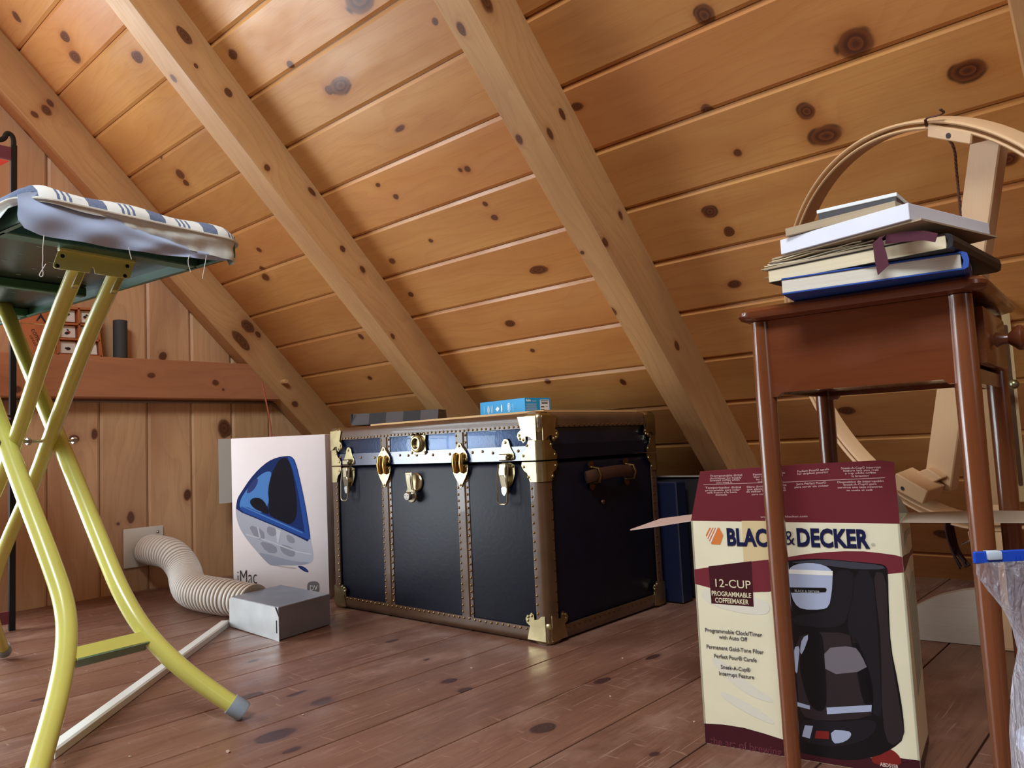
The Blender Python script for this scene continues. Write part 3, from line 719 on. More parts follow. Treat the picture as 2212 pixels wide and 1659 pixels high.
art(b, m, [(200, 910), (235, 880), (290, 885), (330, 930), (355, 1010), (300, 990), (235, 962)], 4, 3, 1)
art(b, m, [(230, 905), (262, 890), (292, 905), (275, 930), (245, 930)], 5, 5, 1)
art(b, m, [(178, 845), (215, 770), (262, 730), (270, 760), (240, 820), (200, 850)], 4, 6)
art(b, m, [(485, 580), (515, 574), (545, 618), (590, 800), (630, 1010), (655, 1195), (620, 1170), (592, 980), (560, 800), (520, 650)], 4, 4, 1)
art(b, m, [(150, 935), (300, 1000), (450, 1062), (610, 1135), (655, 1165), (657, 1200), (560, 1158), (430, 1100), (280, 1038), (130, 978)], 5, 4, 1)
art(b, m, [(152, 950), (450, 1082), (600, 1148), (600, 1140), (450, 1072), (152, 942)], 6, 2, 0)
for q in ([(335, 1090), (400, 1110), (408, 1150), (380, 1175), (335, 1150)], [(475, 1150), (535, 1175), (545, 1225), (490, 1215)], [(430, 1225), (520, 1250), (550, 1300), (520, 1330), (440, 1290)], [(190, 1080), (310, 1120), (320, 1200), (250, 1190)], [(270, 1200), (400, 1235), (415, 1300), (330, 1290)]):
    art(b, m, q, 2, 7, 1)
for q in ([(180, 1150), (330, 1195), (560, 1280), (670, 1300), (668, 1308), (560, 1290), (330, 1205), (180, 1160)], [(400, 1110), (440, 1130), (420, 1220), (410, 1220)], [(260, 1100), (270, 1100), (290, 1190), (280, 1190)]): art(b, m, q, 3, 8, 0)
art(b, m, [(265, 1290), (330, 1300), (450, 1335), (560, 1360), (655, 1362), (640, 1378), (555, 1388), (450, 1385), (370, 1392), (330, 1362)], 2, 9, 1)
art(b, m, [(560, 1390), (600, 1392), (632, 1412), (650, 1440), (620, 1436), (585, 1415)], 1, 1, 1); art(b, m, [(596, 1402), (622, 1408), (640, 1432), (615, 1425)], 2, 6, 1)
art(b, m, [(330, 1375), (460, 1395), (540, 1400), (560, 1415), (460, 1405)], 0, 10, 1)
obj('computer_picture', b, [mat('print_'+n, c, r) for n, c, r in (('translucent_white', srgb(186, 190, 204), .4), ('deep_blue', srgb(22, 48, 110), .35), ('sky_blue', srgb(84, 140, 212), .35), ('near_black', srgb(16, 18, 34), .35), ('mid_blue', srgb(40, 84, 168), .35), ('black', srgb(12, 12, 18), .35), ('slate_blue', srgb(52, 66, 128), .35), ('grey', srgb(150, 152, 166), .5), ('white_line', srgb(212, 214, 224), .5), ('shade_grey', srgb(158, 164, 182), .5), ('soft_shadow_ink', srgb(196, 182, 176), .6))], ic)
b = bmesh.new()
a = iuv(110, 1530); c = iuv(255, 1535)
hI = iuv(110, 1415)[1]-a[1]
add_text(b, 'iMac', m @ Matrix.Translation((a[0], a[1], .001)), hI*1.35, width=c[0]-a[0], bold=-.0008)
obj('product_name_print', b, mat('black_print', srgb(30, 28, 30), .5), ic)
b = bmesh.new(); c = iuv(681, 1553); r1 = (iuv(727, 1553)[0]-iuv(635, 1553)[0])/2; r2 = (iuv(681, 1505)[1]-iuv(681, 1600)[1])/2
add_prism(b, [(c[0]+r1*math.copysign(abs(math.cos(t))**.7, math.cos(t)), c[1]+r2*math.copysign(abs(math.sin(t))**.7, math.sin(t))) for t in [k*PI/18 for k in range(36)]], m, .0008, .001)
add_text(b, 'DV', m @ Matrix.Translation((c[0]-r1*.62, c[1]-r2*.42, .0013)), r2*1.15, width=r1*1.25, mi=1)
obj('badge_print', b, [mat('grey_badge', srgb(116, 110, 110), .5), Mwhite], ic)

# white sheet and wires behind the carton
q = [at_x(x_, y_, GX+.13) for x_, y_ in ((480, 948), (560, 948), (560, 1088), (474, 1088))]
b = bx((GX+.128, q[3].y, q[3].z), (GX+.132, q[2].y+.05, q[0].z))
o = obj('foam_sheet', b, mat('pale_sheet', srgb(206, 206, 198), .7)); props(o, 'pale white sheet leaning on the wall behind the computer carton', 'sheet')
g0 = [at_x(x_, y_, GX+.22) for x_, y_ in ((566, 825), (572, 855), (580, 890), (587, 940), (588, 1000))]
o = obj('loose_wire', tube(smooth_pts(g0, 1), .0035, 6), mat('reddish_wire', srgb(176, 96, 66), .5)); props(o, 'thin red wire sticking up behind the computer carton', 'wire')

# ------------------------------------------------------------------ vent hose, wall plate and duct box
def dp(x_, y_, z_): return V((x_, y_, z_))
c0, c1, c2, c3 = [at_x(x_, y_, GX+.004) for x_, y_ in ((277, 1139), (351, 1146), (338, 1224), (264, 1221))]
b = bmesh.new(); add_box(b, (GX+.006, 1.262, .167), (.008, .152, .150), None, .003, 2)
wp = obj('vent_plate', b, mat('white_plastic', srgb(214, 208, 196), .45), None, True); props(wp, 'square white plastic plate on the pine wall behind the hose', 'vent plate')
b = bmesh.new(); add_stud(b, (GX+.010, 1.315, .218), X, .006, .005, 0); obj('screw', b, Msteel, wp)
path = smooth_pts([(-3.085, 1.262, .158), (-2.97, 1.262, .160), (-2.87, 1.275, .150), (-2.78, 1.275, .100), (-2.68, 1.235, .070), (-2.54, 1.185, .062), (-2.40, 1.190, .060), (-2.28, 1.210, .058), (-2.190, 1.224, .052)], 3)
# resample evenly and give it corrugations
def resample(P, step):
    out = [P[0]]; d = 0; i = 0; cur = P[0]
    for nx in P[1:]:
        while (nx-cur).length >= step: cur = cur+(nx-cur).normalized()*step; out.append(cur)
    return out
P = resample(path, .0036); P = [sum(P[max(0, i-4):i+5], V((0, 0, 0)))/len(P[max(0, i-4):i+5]) for i in range(len(P))]
rad = [.0555+(-.0060, .0005, .0022, .0022, .0005)[k % 5] for k in range(len(P))]
rad = [r*(.94 if P[i].x > -2.3 else 1)-(.006 if P[i].x < -3.04 else 0) for i, r in enumerate(rad)]
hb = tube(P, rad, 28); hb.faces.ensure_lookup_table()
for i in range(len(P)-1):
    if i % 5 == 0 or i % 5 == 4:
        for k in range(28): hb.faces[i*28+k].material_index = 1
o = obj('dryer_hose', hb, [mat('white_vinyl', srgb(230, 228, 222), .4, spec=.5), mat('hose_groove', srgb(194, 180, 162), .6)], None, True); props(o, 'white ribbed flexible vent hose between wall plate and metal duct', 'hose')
b = bmesh.new(); add_tube(b, [P[5]+V((0, 0, 0)), P[8]], .0565, 28); cl = obj('hose_collar', b, mat('white_collar', srgb(204, 200, 190), .4), o, True)
Nn = V((-1.889, 1.12, 0)); NR = V((-.036, .188, 0)); NL = V((-.28, .010, 0)); hD = .089
b = bmesh.new(); ver = []
for z in (0.002, hD):
    ver.append([b.verts.new(Nn+q+V((0, 0, z))) for q in (V((0, 0, 0)), NR, NR+NL, NL)])
for i in range(4): b.faces.new((ver[0][i], ver[0][(i+1) % 4], ver[1][(i+1) % 4], ver[1][i]))
b.faces.new(ver[1]); b.faces.new(ver[0][::-1]); bmesh.ops.recalc_face_normals(b, faces=b.faces)
bmesh.ops.bevel(b, geom=list(b.edges), offset=.0015, segments=1, affect='EDGES')
Mgal = mat('galvanised_sheet', srgb(172, 178, 186), .42, .75, var=.12, bump=(30, .1))
dk = obj('duct_box', b, Mgal, None); props(dk, 'flat galvanised metal duct box at the end of the white hose', 'duct')
b = bmesh.new(); u = NL.normalized(); mm = frame(Nn+V((0, 0, 0)), -u, Z)     # end flap on the face towards the room
add_prism(b, [(-.283, .004), (-.283, hD*.93), (-.268, hD*1.0), (-.014, hD*1.0), (.006, hD*.72), (.006, -.0), (-.04, .001)], mm, .002, .0035)
if (mm.to_3x3() @ V((0, 0, 1))).y > 0: bmesh.ops.translate(b, vec=V((0, -.006, 0)), verts=b.verts)
obj('end_flap', b, mat('bright_galvanised', srgb(196, 198, 198), .5, .45, var=.12), dk)
b = bmesh.new(); add_box(b, (-.005, .038, .0045), (.0025, .034, .001), mm, .0008, 1); obj('slot', b, Mblackm, dk)

# white channel strip on the floor
s0 = at_z(118, 1641, 0); s1 = at_z(497, 1352, 0)
dr = (s1-s0); Ls = dr.length; m = frame(s0, dr, V((-dr.y, dr.x, 0)))
b = bmesh.new(); add_prism(b, [(-.001, 0.0), (-.001, .013), (.003, .016), (.024, .016), (.029, .012), (.029, 0), (.027, 0), (.027, .011), (.023, .014), (.003, .014), (.001, .012), (.001, 0)], m @ Matrix(((0, 0, 1, 0), (1, 0, 0, 0), (0, 1, 0, 0), (0, 0, 0, 1))), 0, Ls)
bmesh.ops.translate(b, vec=V((0, 0, .001)), verts=b.verts)
o = obj('channel_strip', b, mat('white_enamel', srgb(238, 242, 238), .35, bump=(40, .05))); props(o, 'long narrow white metal channel lying on the floor up to the duct', 'metal strip')
# coil of thin wire on the floor near the plate
b = bmesh.new(); cc = at_z(345, 1262, .003)
add_tube(b, [cc+V((.05*math.cos(t)*1.0, .085*math.sin(t), .001+.0035*abs(math.sin(t*1.5)))) for t in [k*PI/12 for k in range(25)]], .0013, 6)
o = obj('wire_coil', b, Mblackm); props(o, 'loop of thin dark wire on the floor below the wall plate', 'wire')

# crumbs and wood chips scattered on the bare boards
chip = None
for i, (px, py) in enumerate(((493, 1625), (280, 1635), (138, 1648), (655, 1545), (905, 1490), (1318, 1505), (366, 1358), (298, 1434), (140, 1542), (1345, 1423), (1018, 1444), (188, 1450), (1500, 1560))):
    p = at_z(px, py, .0)
    if chip is None:
        b = bmesh.new(); bmesh.ops.create_icosphere(b, subdivisions=1, radius=.004)
        for v in b.verts: v.co = V((v.co.x*random.uniform(.6, 1.4), v.co.y*random.uniform(.5, 1.2), max(v.co.z*.5, -.0012)+.0012))
        chip = obj('wood_chip', b, mat('pale_chip', srgb(190, 160, 140), .7)); o = chip
    else: o = chip.copy(); COL.objects.link(o)
    o.location = (p.x, p.y, .0002); o.rotation_euler = (0, 0, i*1.3); sc_ = (1.3, .6, .5, .7, .5, .7, .6, .6, .6, .9, .8, .6, .6)[i]; o.scale = (sc_, sc_, sc_)
    props(o, 'tiny pale wood chip lying on the bare brown floorboards', 'wood chip', 'wood chips scattered on the floor')
# ------------------------------------------------------------------ wall-side things
m0 = at_x(260, 773, -3.062)
b = bmesh.new(); add_lathe(b, [(0, 0), (.0252, 0), (.0255, .146), (.0225, .147), (.0222, .120), (0, .120)], Matrix.Translation((-3.062, m0.y, BZ1+.001)), 28)
o = obj('grey_cylinder', b, mat('dark_grey_foam', srgb(58, 58, 60), .7, var=.1), None, True); props(o, 'dark grey foam cylinder standing on the beam by the wall', 'cylinder')
# cable under the beam
pts = [at_x(x_, y_, GX+.012) for x_, y_ in ((-60, 853), (40, 855), (150, 857), (240, 852), (330, 855), (430, 860), (540, 863), (575, 866))]
pts += [at_x(x_, y_, GX+.012) for x_, y_ in ((592, 872), (612, 890), (636, 916), (662, 944), (700, 985))]
for i_, p in enumerate(pts): p.z = min(p.z, BZ0-.008) if i_ < 8 else p.z
o = obj('electrical_cable', tube(smooth_pts(pts, 2), .0045, 8), mat('grey_cable', srgb(130, 112, 100), .5), None, True); props(o, 'thin grey cable run under the beam and down along the rafter', 'cable')
# peg in the first rafter
p = at_x(610, 825, -3.025); b = bmesh.new(); add_lathe(b, [(.011, 0), (.011, .032), (.009, .035), (0, .035)], frame(p+V((-.002, 0, 0)), Yv, z=(1, .0, .0)), 16)
o = obj('wooden_peg', b, mat('pale_dowel', srgb(206, 160, 110), .5), None, True); props(o, 'short pale wooden peg sticking out of the rafter by the wall', 'peg')
# divided crate with picture tiles
CX_ = -3.045
cr = thing('divided_crate', 'shallow wooden tray with little picture tiles in its compartments, on the beam', 'tray', (CX_, 1.03, BZ1))
def cp(px, py): p = at_x(px, py, CX_); return (p.y, p.z)
mC = frame((CX_, 0, 0), Yv, Z)
Mcr = wood('crate_wood', srgb(190, 112, 66), srgb(150, 84, 46), (), rough=.5, bump=0, ring=10)
A = [cp(*q) for q in ((124, 770), (219, 768), (207, 668), (128, 664))]
A[0] = (A[0][0], BZ1+.001); A[1] = (A[1][0], BZ1+.001)
b = bmesh.new(); add_prism(b, A, mC, -.028, -.02)
def bar(b, p, q, w_=.004): 
    P0, P1 = V((p[0], p[1], 0)), V((q[0], q[1], 0)); d = (P1-P0).normalized(); n = V((-d.y, d.x, 0))*w_
    add_prism(b, [(P0-n)[:2], (P1-n)[:2], (P1+n)[:2], (P0+n)[:2]], mC, -.022, .004)
lerp = lambda a_, b_, t: (a_[0]+(b_[0]-a_[0])*t, a_[1]+(b_[1]-a_[1])*t)
for i in range(4): bar(b, A[i], A[(i+1) % 4])
bar(b, lerp(A[0], A[1], .5), lerp(A[3], A[2], .52), .003)
bar(b, lerp(A[0], A[3], .34), lerp(A[1], A[2], .34), .003); bar(b, lerp(A[0], A[3], .66), lerp(A[1], A[2], .66), .003)
obj('tray_frame', b, Mcr, cr, uvax=(Z,))
for r_ in range(3):
    for c_ in range(2):
        t0, t1 = r_/3+.05, (r_+1)/3-.04; s0_, s1_ = c_*.5+.06, c_*.5+.44
        q = [lerp(lerp(A[0], A[3], tt), lerp(A[1], A[2], tt), ss) for tt, ss in ((t0, s0_), (t0, s1_), (t1, s1_), (t1, s0_))]
        b = bmesh.new(); add_prism(b, q, mC, -.019, -.012)
        rnd_ = random.Random(r_*2+c_); cc = lerp(q[0], q[2], .5)
        for k in range(3):
            ang = rnd_.uniform(0, 6); rr = rnd_.uniform(.003, .006)
            add_prism(b, [(cc[0]+rnd_.uniform(-.006, .006)*0+.005*math.cos(ang)+rr*math.cos(t)*(1+.3*math.sin(2*t+k)), cc[1]+.006*math.sin(ang)+rr*math.sin(t)) for t in [j*PI/6 for j in range(12)]], mC, -.012+k*.0004, -.0114+k*.0004, 1 if k == 0 else 2)
        obj('picture_tile', b, [mat('tile_white', srgb(228, 222, 210), .4), mat('tile_red', srgb(168, 66, 46), .4), mat('tile_black', srgb(30, 30, 40), .4)], cr)
# leaning board with a black angle mark
bo = thing('marked_board', 'orange-brown board with a black angle mark standing on the beam beside the tray', 'board', (CX_, .93, BZ1))
A = [cp(*q) for q in ((92, 766), (124, 770), (113, 664), (48, 650))]; A = [(A[3][0], BZ1+.001), (A[1][0]-.004, BZ1+.001), (A[2][0], A[2][1]), (A[3][0], A[3][1])]
b = bmesh.new(); add_prism(b, A, mC, -.020, .0); obj('panel', b, Mcr, bo, uvax=(Z,))
b = bmesh.new()
T = [cp(*q) for q in ((78, 693), (88, 677), (101, 698), (96, 697), (88, 685), (80, 694))]; add_prism(b, T, mC, .0005, .001)
obj('angle_mark', b, mat('black_paint', srgb(36, 32, 34), .5), bo); b = bmesh.new()
T0_ = cp(66, 712)
add_text(b, 'comb', frame(V((CX_+.0008, T0_[0], T0_[1])), (0, .5, -1), (0, 1, .5)), .026, width=.05)
add_text(b, 'circus', frame(V((CX_+.0008, T0_[0]-.005, T0_[1]-.022)), (0, .5, -1), (0, 1, .5)), .016, width=.04)
obj('painted_words', b, mat('brown_paint', srgb(74, 40, 32), .5), bo)
# slim rod between the rack and the legs
r0 = at_f(38, 697, 1.95); r1 = at_f(110, 703, 2.0)
o = obj('thin_rod', tube([r0-(r1-r0)*1.2, r1], .0016, 6), mat('brassy_rod', srgb(220, 190, 140), .3, .5)); props(o, 'thin pale rod running left from the ironing board legs', 'rod')

# black rack with maroon bars, at the left edge
rk_ = thing('garment_rack', 'black metal rack with maroon crossbars at the left edge by the wall', 'rack', (-2.765, .5, 0))
for y in (.728, .20): obj('post', bx((-2.774, y-.0085, 0), (-2.757, y+.0085, 1.535), .001, 1), Mblackm, rk_)
Mmar = mat('maroon_strap', srgb(104, 40, 48), .7)
for z0, z1 in ((.022, .060), (.626, .648), (1.485, 1.525)): obj('crossbar', bx((-2.772, .205, z0), (-2.759, .722, z1)), Mmar, rk_)
b = bmesh.new(); add_tube(b, smooth_pts([(-2.765, .728, 1.52), (-2.765, .728, 1.565), (-2.765, .710, 1.575), (-2.765, .700, 1.545), (-2.765, .670, 1.540), (-2.765, .655, 1.575), (-2.765, .60, 1.575)], 2), .008, 8, flat=.6); obj('top_hook', b, Mblackm, rk_, True)
b = bmesh.new(); add_tube(b, smooth_pts([(-2.757, .70, .63), (-2.752, .705, .66), (-2.757, .722, .66), (-2.757, .728, .62)], 2), .003, 6); obj('cord_loop', b, mat('dark_maroon_cord', srgb(70, 30, 34), .6), rk_, True)
for z, zz, l in ((1.485, 1.40, 'bright red fabric hanging from the top bar of the rack'), (1.015, .985, 'pinkish red fabric corner on the rack behind the ironing board')):
    b = bmesh.new(); add_prism(b, [(.30, z), (.712, z-.01), (.60, zz-.02), (.30, zz-.10)], frame((-2.755, 0, 0), Yv, Z), 0, .004)
    o = obj('red_fabric', b, mat('red_fabric', srgb(222, 66, 50), .7)); props(o, l, 'fabric')

# dark cases behind the right end of the trunk
b = bx((-1.82, 2.035, .003), (-1.185, 2.095, .362), .004, 1)
pc = obj('portfolio_case', b, mat('navy_case', srgb(16, 24, 52), .45)); props(pc, 'flat navy portfolio case standing behind the right end of the trunk', 'case')
b = bmesh.new(); add_tube(b, [(-1.186, 2.037, .36), (-1.186, 2.037, .004)], .0015, 6); obj('edge_piping', b, mat('grey_piping', srgb(60, 64, 74), .5), pc)
bc = obj('black_case', bx((-1.82, 2.125, .003), (-1.085, 2.205, .372), .006, 1), mat('black_case', srgb(30, 24, 24), .6)); props(bc, 'black hard case behind the navy one, beside the coffeemaker carton', 'case')
b = bmesh.new(); add_box(b, (-1.30, 2.122, .374), (.44, .012, .004)); obj('pale_rim', b, mat('pale_rim', srgb(150, 140, 132), .5), bc)
for z in (.33, .06):
    b = bmesh.new(); add_box(b, (-1.110, 2.121, z), (.022, .008, .05 if z > .2 else .02), None, .002, 1); add_stud(b, (-1.108, 2.117, z-.012), -Yv, .006, .005, 1); obj('clasp', b, [Mblackm, Msteel], bc)

# ------------------------------------------------------------------ coffeemaker carton
BH = .358
Bl = V((-.643, 1.146, 0)); Br = V((-.336, 1.200, 0)); bw_ = (Br-Bl).length; BD_ = .152
m = frame(Bl, Br-Bl, Z)
cf = thing('coffeemaker_carton', 'open cream and maroon cardboard carton with a black coffeemaker on its front', 'cardboard box', (Bl+Br)/2)
mi_ = m.inverted(); CP_ = m @ V((0, 0, 0)); CN_ = m.to_3x3() @ V((0, 0, 1))
def cuv(cx, cy):                            # measured in the enlarged crop of the carton front
    q = mi_ @ onp(1480+cx*.42143, 960+cy*.42143, CP_, CN_); return (q.x, q.y)
Mcream2 = mat('cream_print', srgb(238, 232, 200), .42, var=.05)
Mkraft = mat('kraft_card', srgb(176, 156, 134), .75, var=.08)
b = bmesh.new()                             # open-topped carton: four walls and a base
T_ = .003
def quadbox(b, lo, hi, mi): add_box(b, ((lo[0]+hi[0])/2, (lo[1]+hi[1])/2, (lo[2]+hi[2])/2), (hi[0]-lo[0], hi[1]-lo[1], hi[2]-lo[2]), m, 0, 1, mi)
quadbox(b, (0, 0, -T_), (bw_, BH, 0), 0); quadbox(b, (0, 0, -BD_), (bw_, BH, -BD_+T_), 0)
quadbox(b, (0, 0, -BD_), (T_, BH, 0), 0); quadbox(b, (bw_-T_, 0, -BD_), (bw_, BH, 0), 0); quadbox(b, (0, 0.001, -BD_), (bw_, .004, 0), 0)
obj('carton', b, Mcream2, cf)
Mmaroon = mat('maroon_print', srgb(118, 42, 52), .38, var=.05); Mmard = mat('dark_maroon_print', srgb(66, 20, 30), .38)
Mnavyp = mat('navy_print', srgb(14, 22, 66), .4); Mor = mat('orange_print', srgb(222, 128, 64), .4)
b = bmesh.new()
def a2(pts, layer, mi, it=1): art(b, m, [(min(x_, 99999), y_) for x_, y_ in pts], layer, mi, it, cuv)
def clampx(P): return P
RX = 1108                                   # the right fold in crop pixels near the band
# right edge of the front panel follows x = bw_
def a3(uvs, layer, mi):
    f = b.faces.new([b.verts.new(m @ V((x_, y_, .0003+layer*.00012))) for x_, y_ in uvs]); f.material_index = mi
top = [cuv(*q) for q in ((38, 640), (120, 630), (220, 615), (330, 600), (430, 590), (520, 578), (620, 562), (720, 552), (820, 547), (920, 548), (1010, 558), (1080, 568), (1120, 578))]
bot = [cuv(*q) for q in ((1120, 655), (1030, 665), (900, 665), (700, 668), (600, 700), (500, 735), (430, 755), (340, 758), (250, 755), (140, 738), (40, 714))]
cl = lambda P: [(min(max(x_, .0003), bw_-.0003), max(y_, .0005)) for x_, y_ in P]
a3(cl([(0, top[0][1])]+top[1:-1]+[(bw_, top[-1][1])]+[(bw_, bot[0][1])]+bot[1:-1]+[(0, bot[-1][1])]), 0, 0)
lo = [cuv(*q) for q in ((98, 1430), (200, 1436), (300, 1452), (400, 1480), (500, 1512), (600, 1550), (740, 1590), (900, 1610), (1040, 1600), (1170, 1600))]
a3(cl([(0, lo[0][1])]+lo[1:-1]+[(bw_, lo[-1][1]-.004), (bw_, .0), (0, .0)]), 0, 1)
# soft swirls in the cream field
for q in ([(80, 790), (200, 850), (400, 880), (440, 850), (420, 800), (300, 770), (160, 740), (90, 740)], [(120, 1080), (200, 1110), (330, 1230), (440, 1300), (455, 1330), (330, 1290), (200, 1190)], [(190, 1260), (330, 1330), (460, 1420), (450, 1440), (300, 1370), (180, 1290)]): a2(q, 0, 2, 2)
a2([(290, 392), (420, 392), (430, 590), (300, 606)], 0, 10, 0)
sq = [(120, 625), (340, 598), (352, 832), (135, 815)]; a2(sq, 1, 1, 0)
# hexagon mark with three white stripes
hx = [(112+q[0]*0, 0) for q in ()]
B7 = lambda x_, y_: ((1480+x_*.22604-1480)/.42143, (980+y_*.22604-960)/.42143)
a2([B7(*q) for q in ((232, 708), (325, 706), (365, 780), (335, 868), (256, 865), (197, 780))], 2, 3, 0)
for q in (((252, 706), (262, 706), (212, 812), (206, 800)), ((276, 706), (287, 706), (226, 836), (219, 824)), ((300, 706), (313, 706), (244, 860), (235, 848))): a2([B7(*p_) for p_ in q], 3, 4, 0)
# coffeemaker
K = 5
a2([(470, 620), (500, 598), (600, 588), (700, 585), (850, 598), (1000, 612), (1032, 624), (1040, 655), (1044, 850), (1055, 1040), (1088, 1200), (1118, 1380), (1126, 1505), (1060, 1560), (980, 1600), (840, 1622), (700, 1600), (590, 1580), (500, 1530), (520, 1380), (545, 1000), (540, 900), (500, 820)], 2, K)
a2([(520, 604), (700, 588), (850, 602), (1010, 618), (1030, 640), (880, 640), (760, 625), (640, 612)], 3, 6, 1)
a2([(870, 650), (960, 640), (985, 900), (1000, 1200), (1010, 1400), (960, 1380), (900, 1300), (850, 1000), (830, 900), (860, 780)], 3, 7, 1)
a2([(965, 650), (1030, 660), (1040, 900), (1050, 1040), (1110, 1400), (1128, 1500), (1050, 1555), (1010, 1430), (1005, 1000), (980, 800)], 4, 8, 1)
a2([(757, 650), (860, 640), (866, 720), (845, 840), (815, 930), (700, 940), (560, 925), (545, 880), (700, 860), (745, 830)], 3, 7, 1)
a2([(528, 640), (565, 614), (640, 605), (715, 618), (757, 648), (757, 672), (752, 760), (738, 832), (700, 847), (600, 846), (560, 815), (538, 745)], 5, 9, 1)
a2([(530, 640), (757, 648), (757, 672), (532, 662)], 6, 4, 0)
a2([(536, 732), (720, 734), (727, 745), (720, 758), (545, 760), (534, 746)], 6, K, 0)
a2([(600, 960), (860, 965), (900, 1040), (940, 1150), (965, 1250), (966, 1345), (950, 1400), (700, 1420), (585, 1390), (575, 1200), (560, 1050)], 3, 8, 1)
a2([(705, 1045), (865, 1030), (905, 1080), (940, 1160), (720, 1182)], 5, 11, 1); a2([(556, 1040), (590, 1030), (580, 1120), (575, 1180), (560, 1150)], 5, 9, 1)
a2([(725, 1348), (957, 1334), (955, 1368), (728, 1382)], 6, 9, 0); a2([(570, 1318), (640, 1338), (640, 1358), (572, 1340)], 6, 9, 0)
a2([(612, 1010), (640, 960), (690, 955), (708, 1000), (722, 1200), (726, 1365), (650, 1362), (605, 1240), (582, 1110)], 7, K, 2)
a2([(600, 990), (640, 970), (600, 1080), (588, 1060)], 8, 9, 1)
a2([(588, 1400), (760, 1425), (960, 1405), (990, 1440), (940, 1510), (820, 1545), (700, 1545), (600, 1520)], 3, 7, 2)
a2([(615, 1438), (656, 1442), (640, 1507), (600, 1495)], 5, 9, 0); a2([(672, 1466), (738, 1470), (738, 1510), (664, 1506)], 5, 12, 0)
a2([(745, 1462), (835, 1466), (855, 1482), (840, 1510), (800, 1530), (756, 1532)], 5, 9, 1)
a2([(985, 1560), (1050, 1555), (1105, 1600), (1110, 1650), (960, 1640), (955, 1600)], 1, 12, 2)
obj('coffeemaker_picture', b, [Mmaroon, Mmard, mat('pale_swirl_print', srgb(230, 226, 208), .45), Mor, mat('white_print', srgb(236, 234, 226), .4), mat('black_appliance_print', srgb(14, 14, 18), .35), mat('grey_highlight_print', srgb(62, 64, 74), .35), mat('charcoal_print', srgb(26, 26, 32), .35), mat('dark_brown_print', srgb(46, 38, 42), .35), mat('silver_print', srgb(172, 182, 208), .35), mat('tan_print', srgb(220, 198, 150), .45), mat('steam_print', srgb(116, 110, 116), .4), mat('red_display_print', srgb(130, 36, 32), .4)], cf)
TXM = [Mnavyp, mat('cream_ink', srgb(226, 214, 180), .45), mat('dark_blue_grey_ink', srgb(58, 52, 66), .45), mat('grey_ink', srgb(150, 150, 150), .45), mat('faint_maroon_ink', srgb(104, 48, 56), .4), mat('pink_ink', srgb(226, 200, 190), .4)]
def tx(body, x0, y0, x1, hpx, mi=0, bold=0, sp=1, layer=9, center=False):
    p = cuv(x0, y0); q = cuv(x1, y0); h = abs(cuv(x0, y0-hpx)[1]-p[1])
    d = V((q[0]-p[0], q[1]-p[1]+.0, 0)); 
    mm_ = m @ Matrix.Translation((p[0], p[1], .0003+layer*.00012)) @ Matrix.Rotation(0, 4, 'Z')
    b = bmesh.new(); add_text(b, body, mm_, h*1.38, width=(q[0]-p[0]), bold=bold*h, spacing=sp); obj('printed_text', b, TXM[mi], cf)
tx('BLACK', 215, 514, 492, 86, 0, .055); tx('&', 508, 514, 562, 78, 0, -.008); tx('DECKER', 573, 518, 945, 90, 0, .055)
tx('®', 955, 520, 975, 16, 3)
tx('12-CUP', 146, 728, 326, 42, 1, .004); tx('PROGRAMMABLE', 137, 773, 338, 25, 1, .03); tx('COFFEEMAKER', 155, 808, 326, 25, 1, .03)
tx('Programmable Clock/Timer', 103, 958, 393, 20, 2, .02); tx('with Auto Off', 175, 994, 320, 20, 2, .02)
tx('Permanent Gold-Tone Filter', 110, 1043, 400, 20, 2, .02); tx('Perfect Pour® Carafe', 149, 1091, 365, 20, 2, .02)
tx('Sneak-A-Cup®', 184, 1147, 334, 20, 2, .02); tx('Interrupt Feature', 174, 1180, 352, 20, 2, .02)
tx('the art of brewing', 130, 1535, 492, 42, 4, .01, layer=2); tx('BLACK & DECKER', 562, 755, 690, 13, 3, .04, layer=8); tx('ABD515B', 1000, 1647, 1092, 20, 5, .03, layer=4)
# side panel print: the maroon waist and grey-green panel
ms = frame(m @ V((bw_, 0, 0)), m.to_3x3() @ V((0, 0, -1)), Z)
b = bmesh.new()
def sp_(P, layer, mi):
    f = b.faces.new([b.verts.new(ms @ V((x_, y_, .0003+layer*.00012))) for x_, y_ in P]); f.material_index = mi
yb = (top[-1][1]+bot[0][1])/2; hb = (top[-1][1]-bot[0][1])/2
sp_([(0, yb+hb), (.02, yb+hb*.95), (.05, yb+hb*.7), (.10, yb+hb*.2), (BD_, yb+.004), (BD_, yb-.006), (.10, yb-hb*.3), (.05, yb-hb*.8), (.02, yb-hb), (0, yb-hb)], 0, 0)
sp_([(.03, yb-hb-.01), (.06, yb-.04), (.11, yb-.028), (BD_-.01, yb-.03), (BD_-.01, .12), (.05, .10)], 0, 1); sp_([(.03, yb+hb+.008), (.10, yb+.03), (BD_-.01, yb+.028), (BD_-.01, BH-.02), (.05, BH-.02)], 0, 1)
for i in range(14): sp_([(.05, yb-.06-i*.010), (BD_-.02, yb-.05-i*.010), (BD_-.02, yb-.0515-i*.010), (.05, yb-.0615-i*.010)], 1, 2)
sp_([(0, .024), (BD_, .012), (BD_, 0), (0, 0)], 0, 3)
obj('side_print', b, [Mmaroon, mat('sage_print', srgb(186, 196, 176), .45), mat('grey_text_print', srgb(140, 150, 138), .45), Mmard], cf)
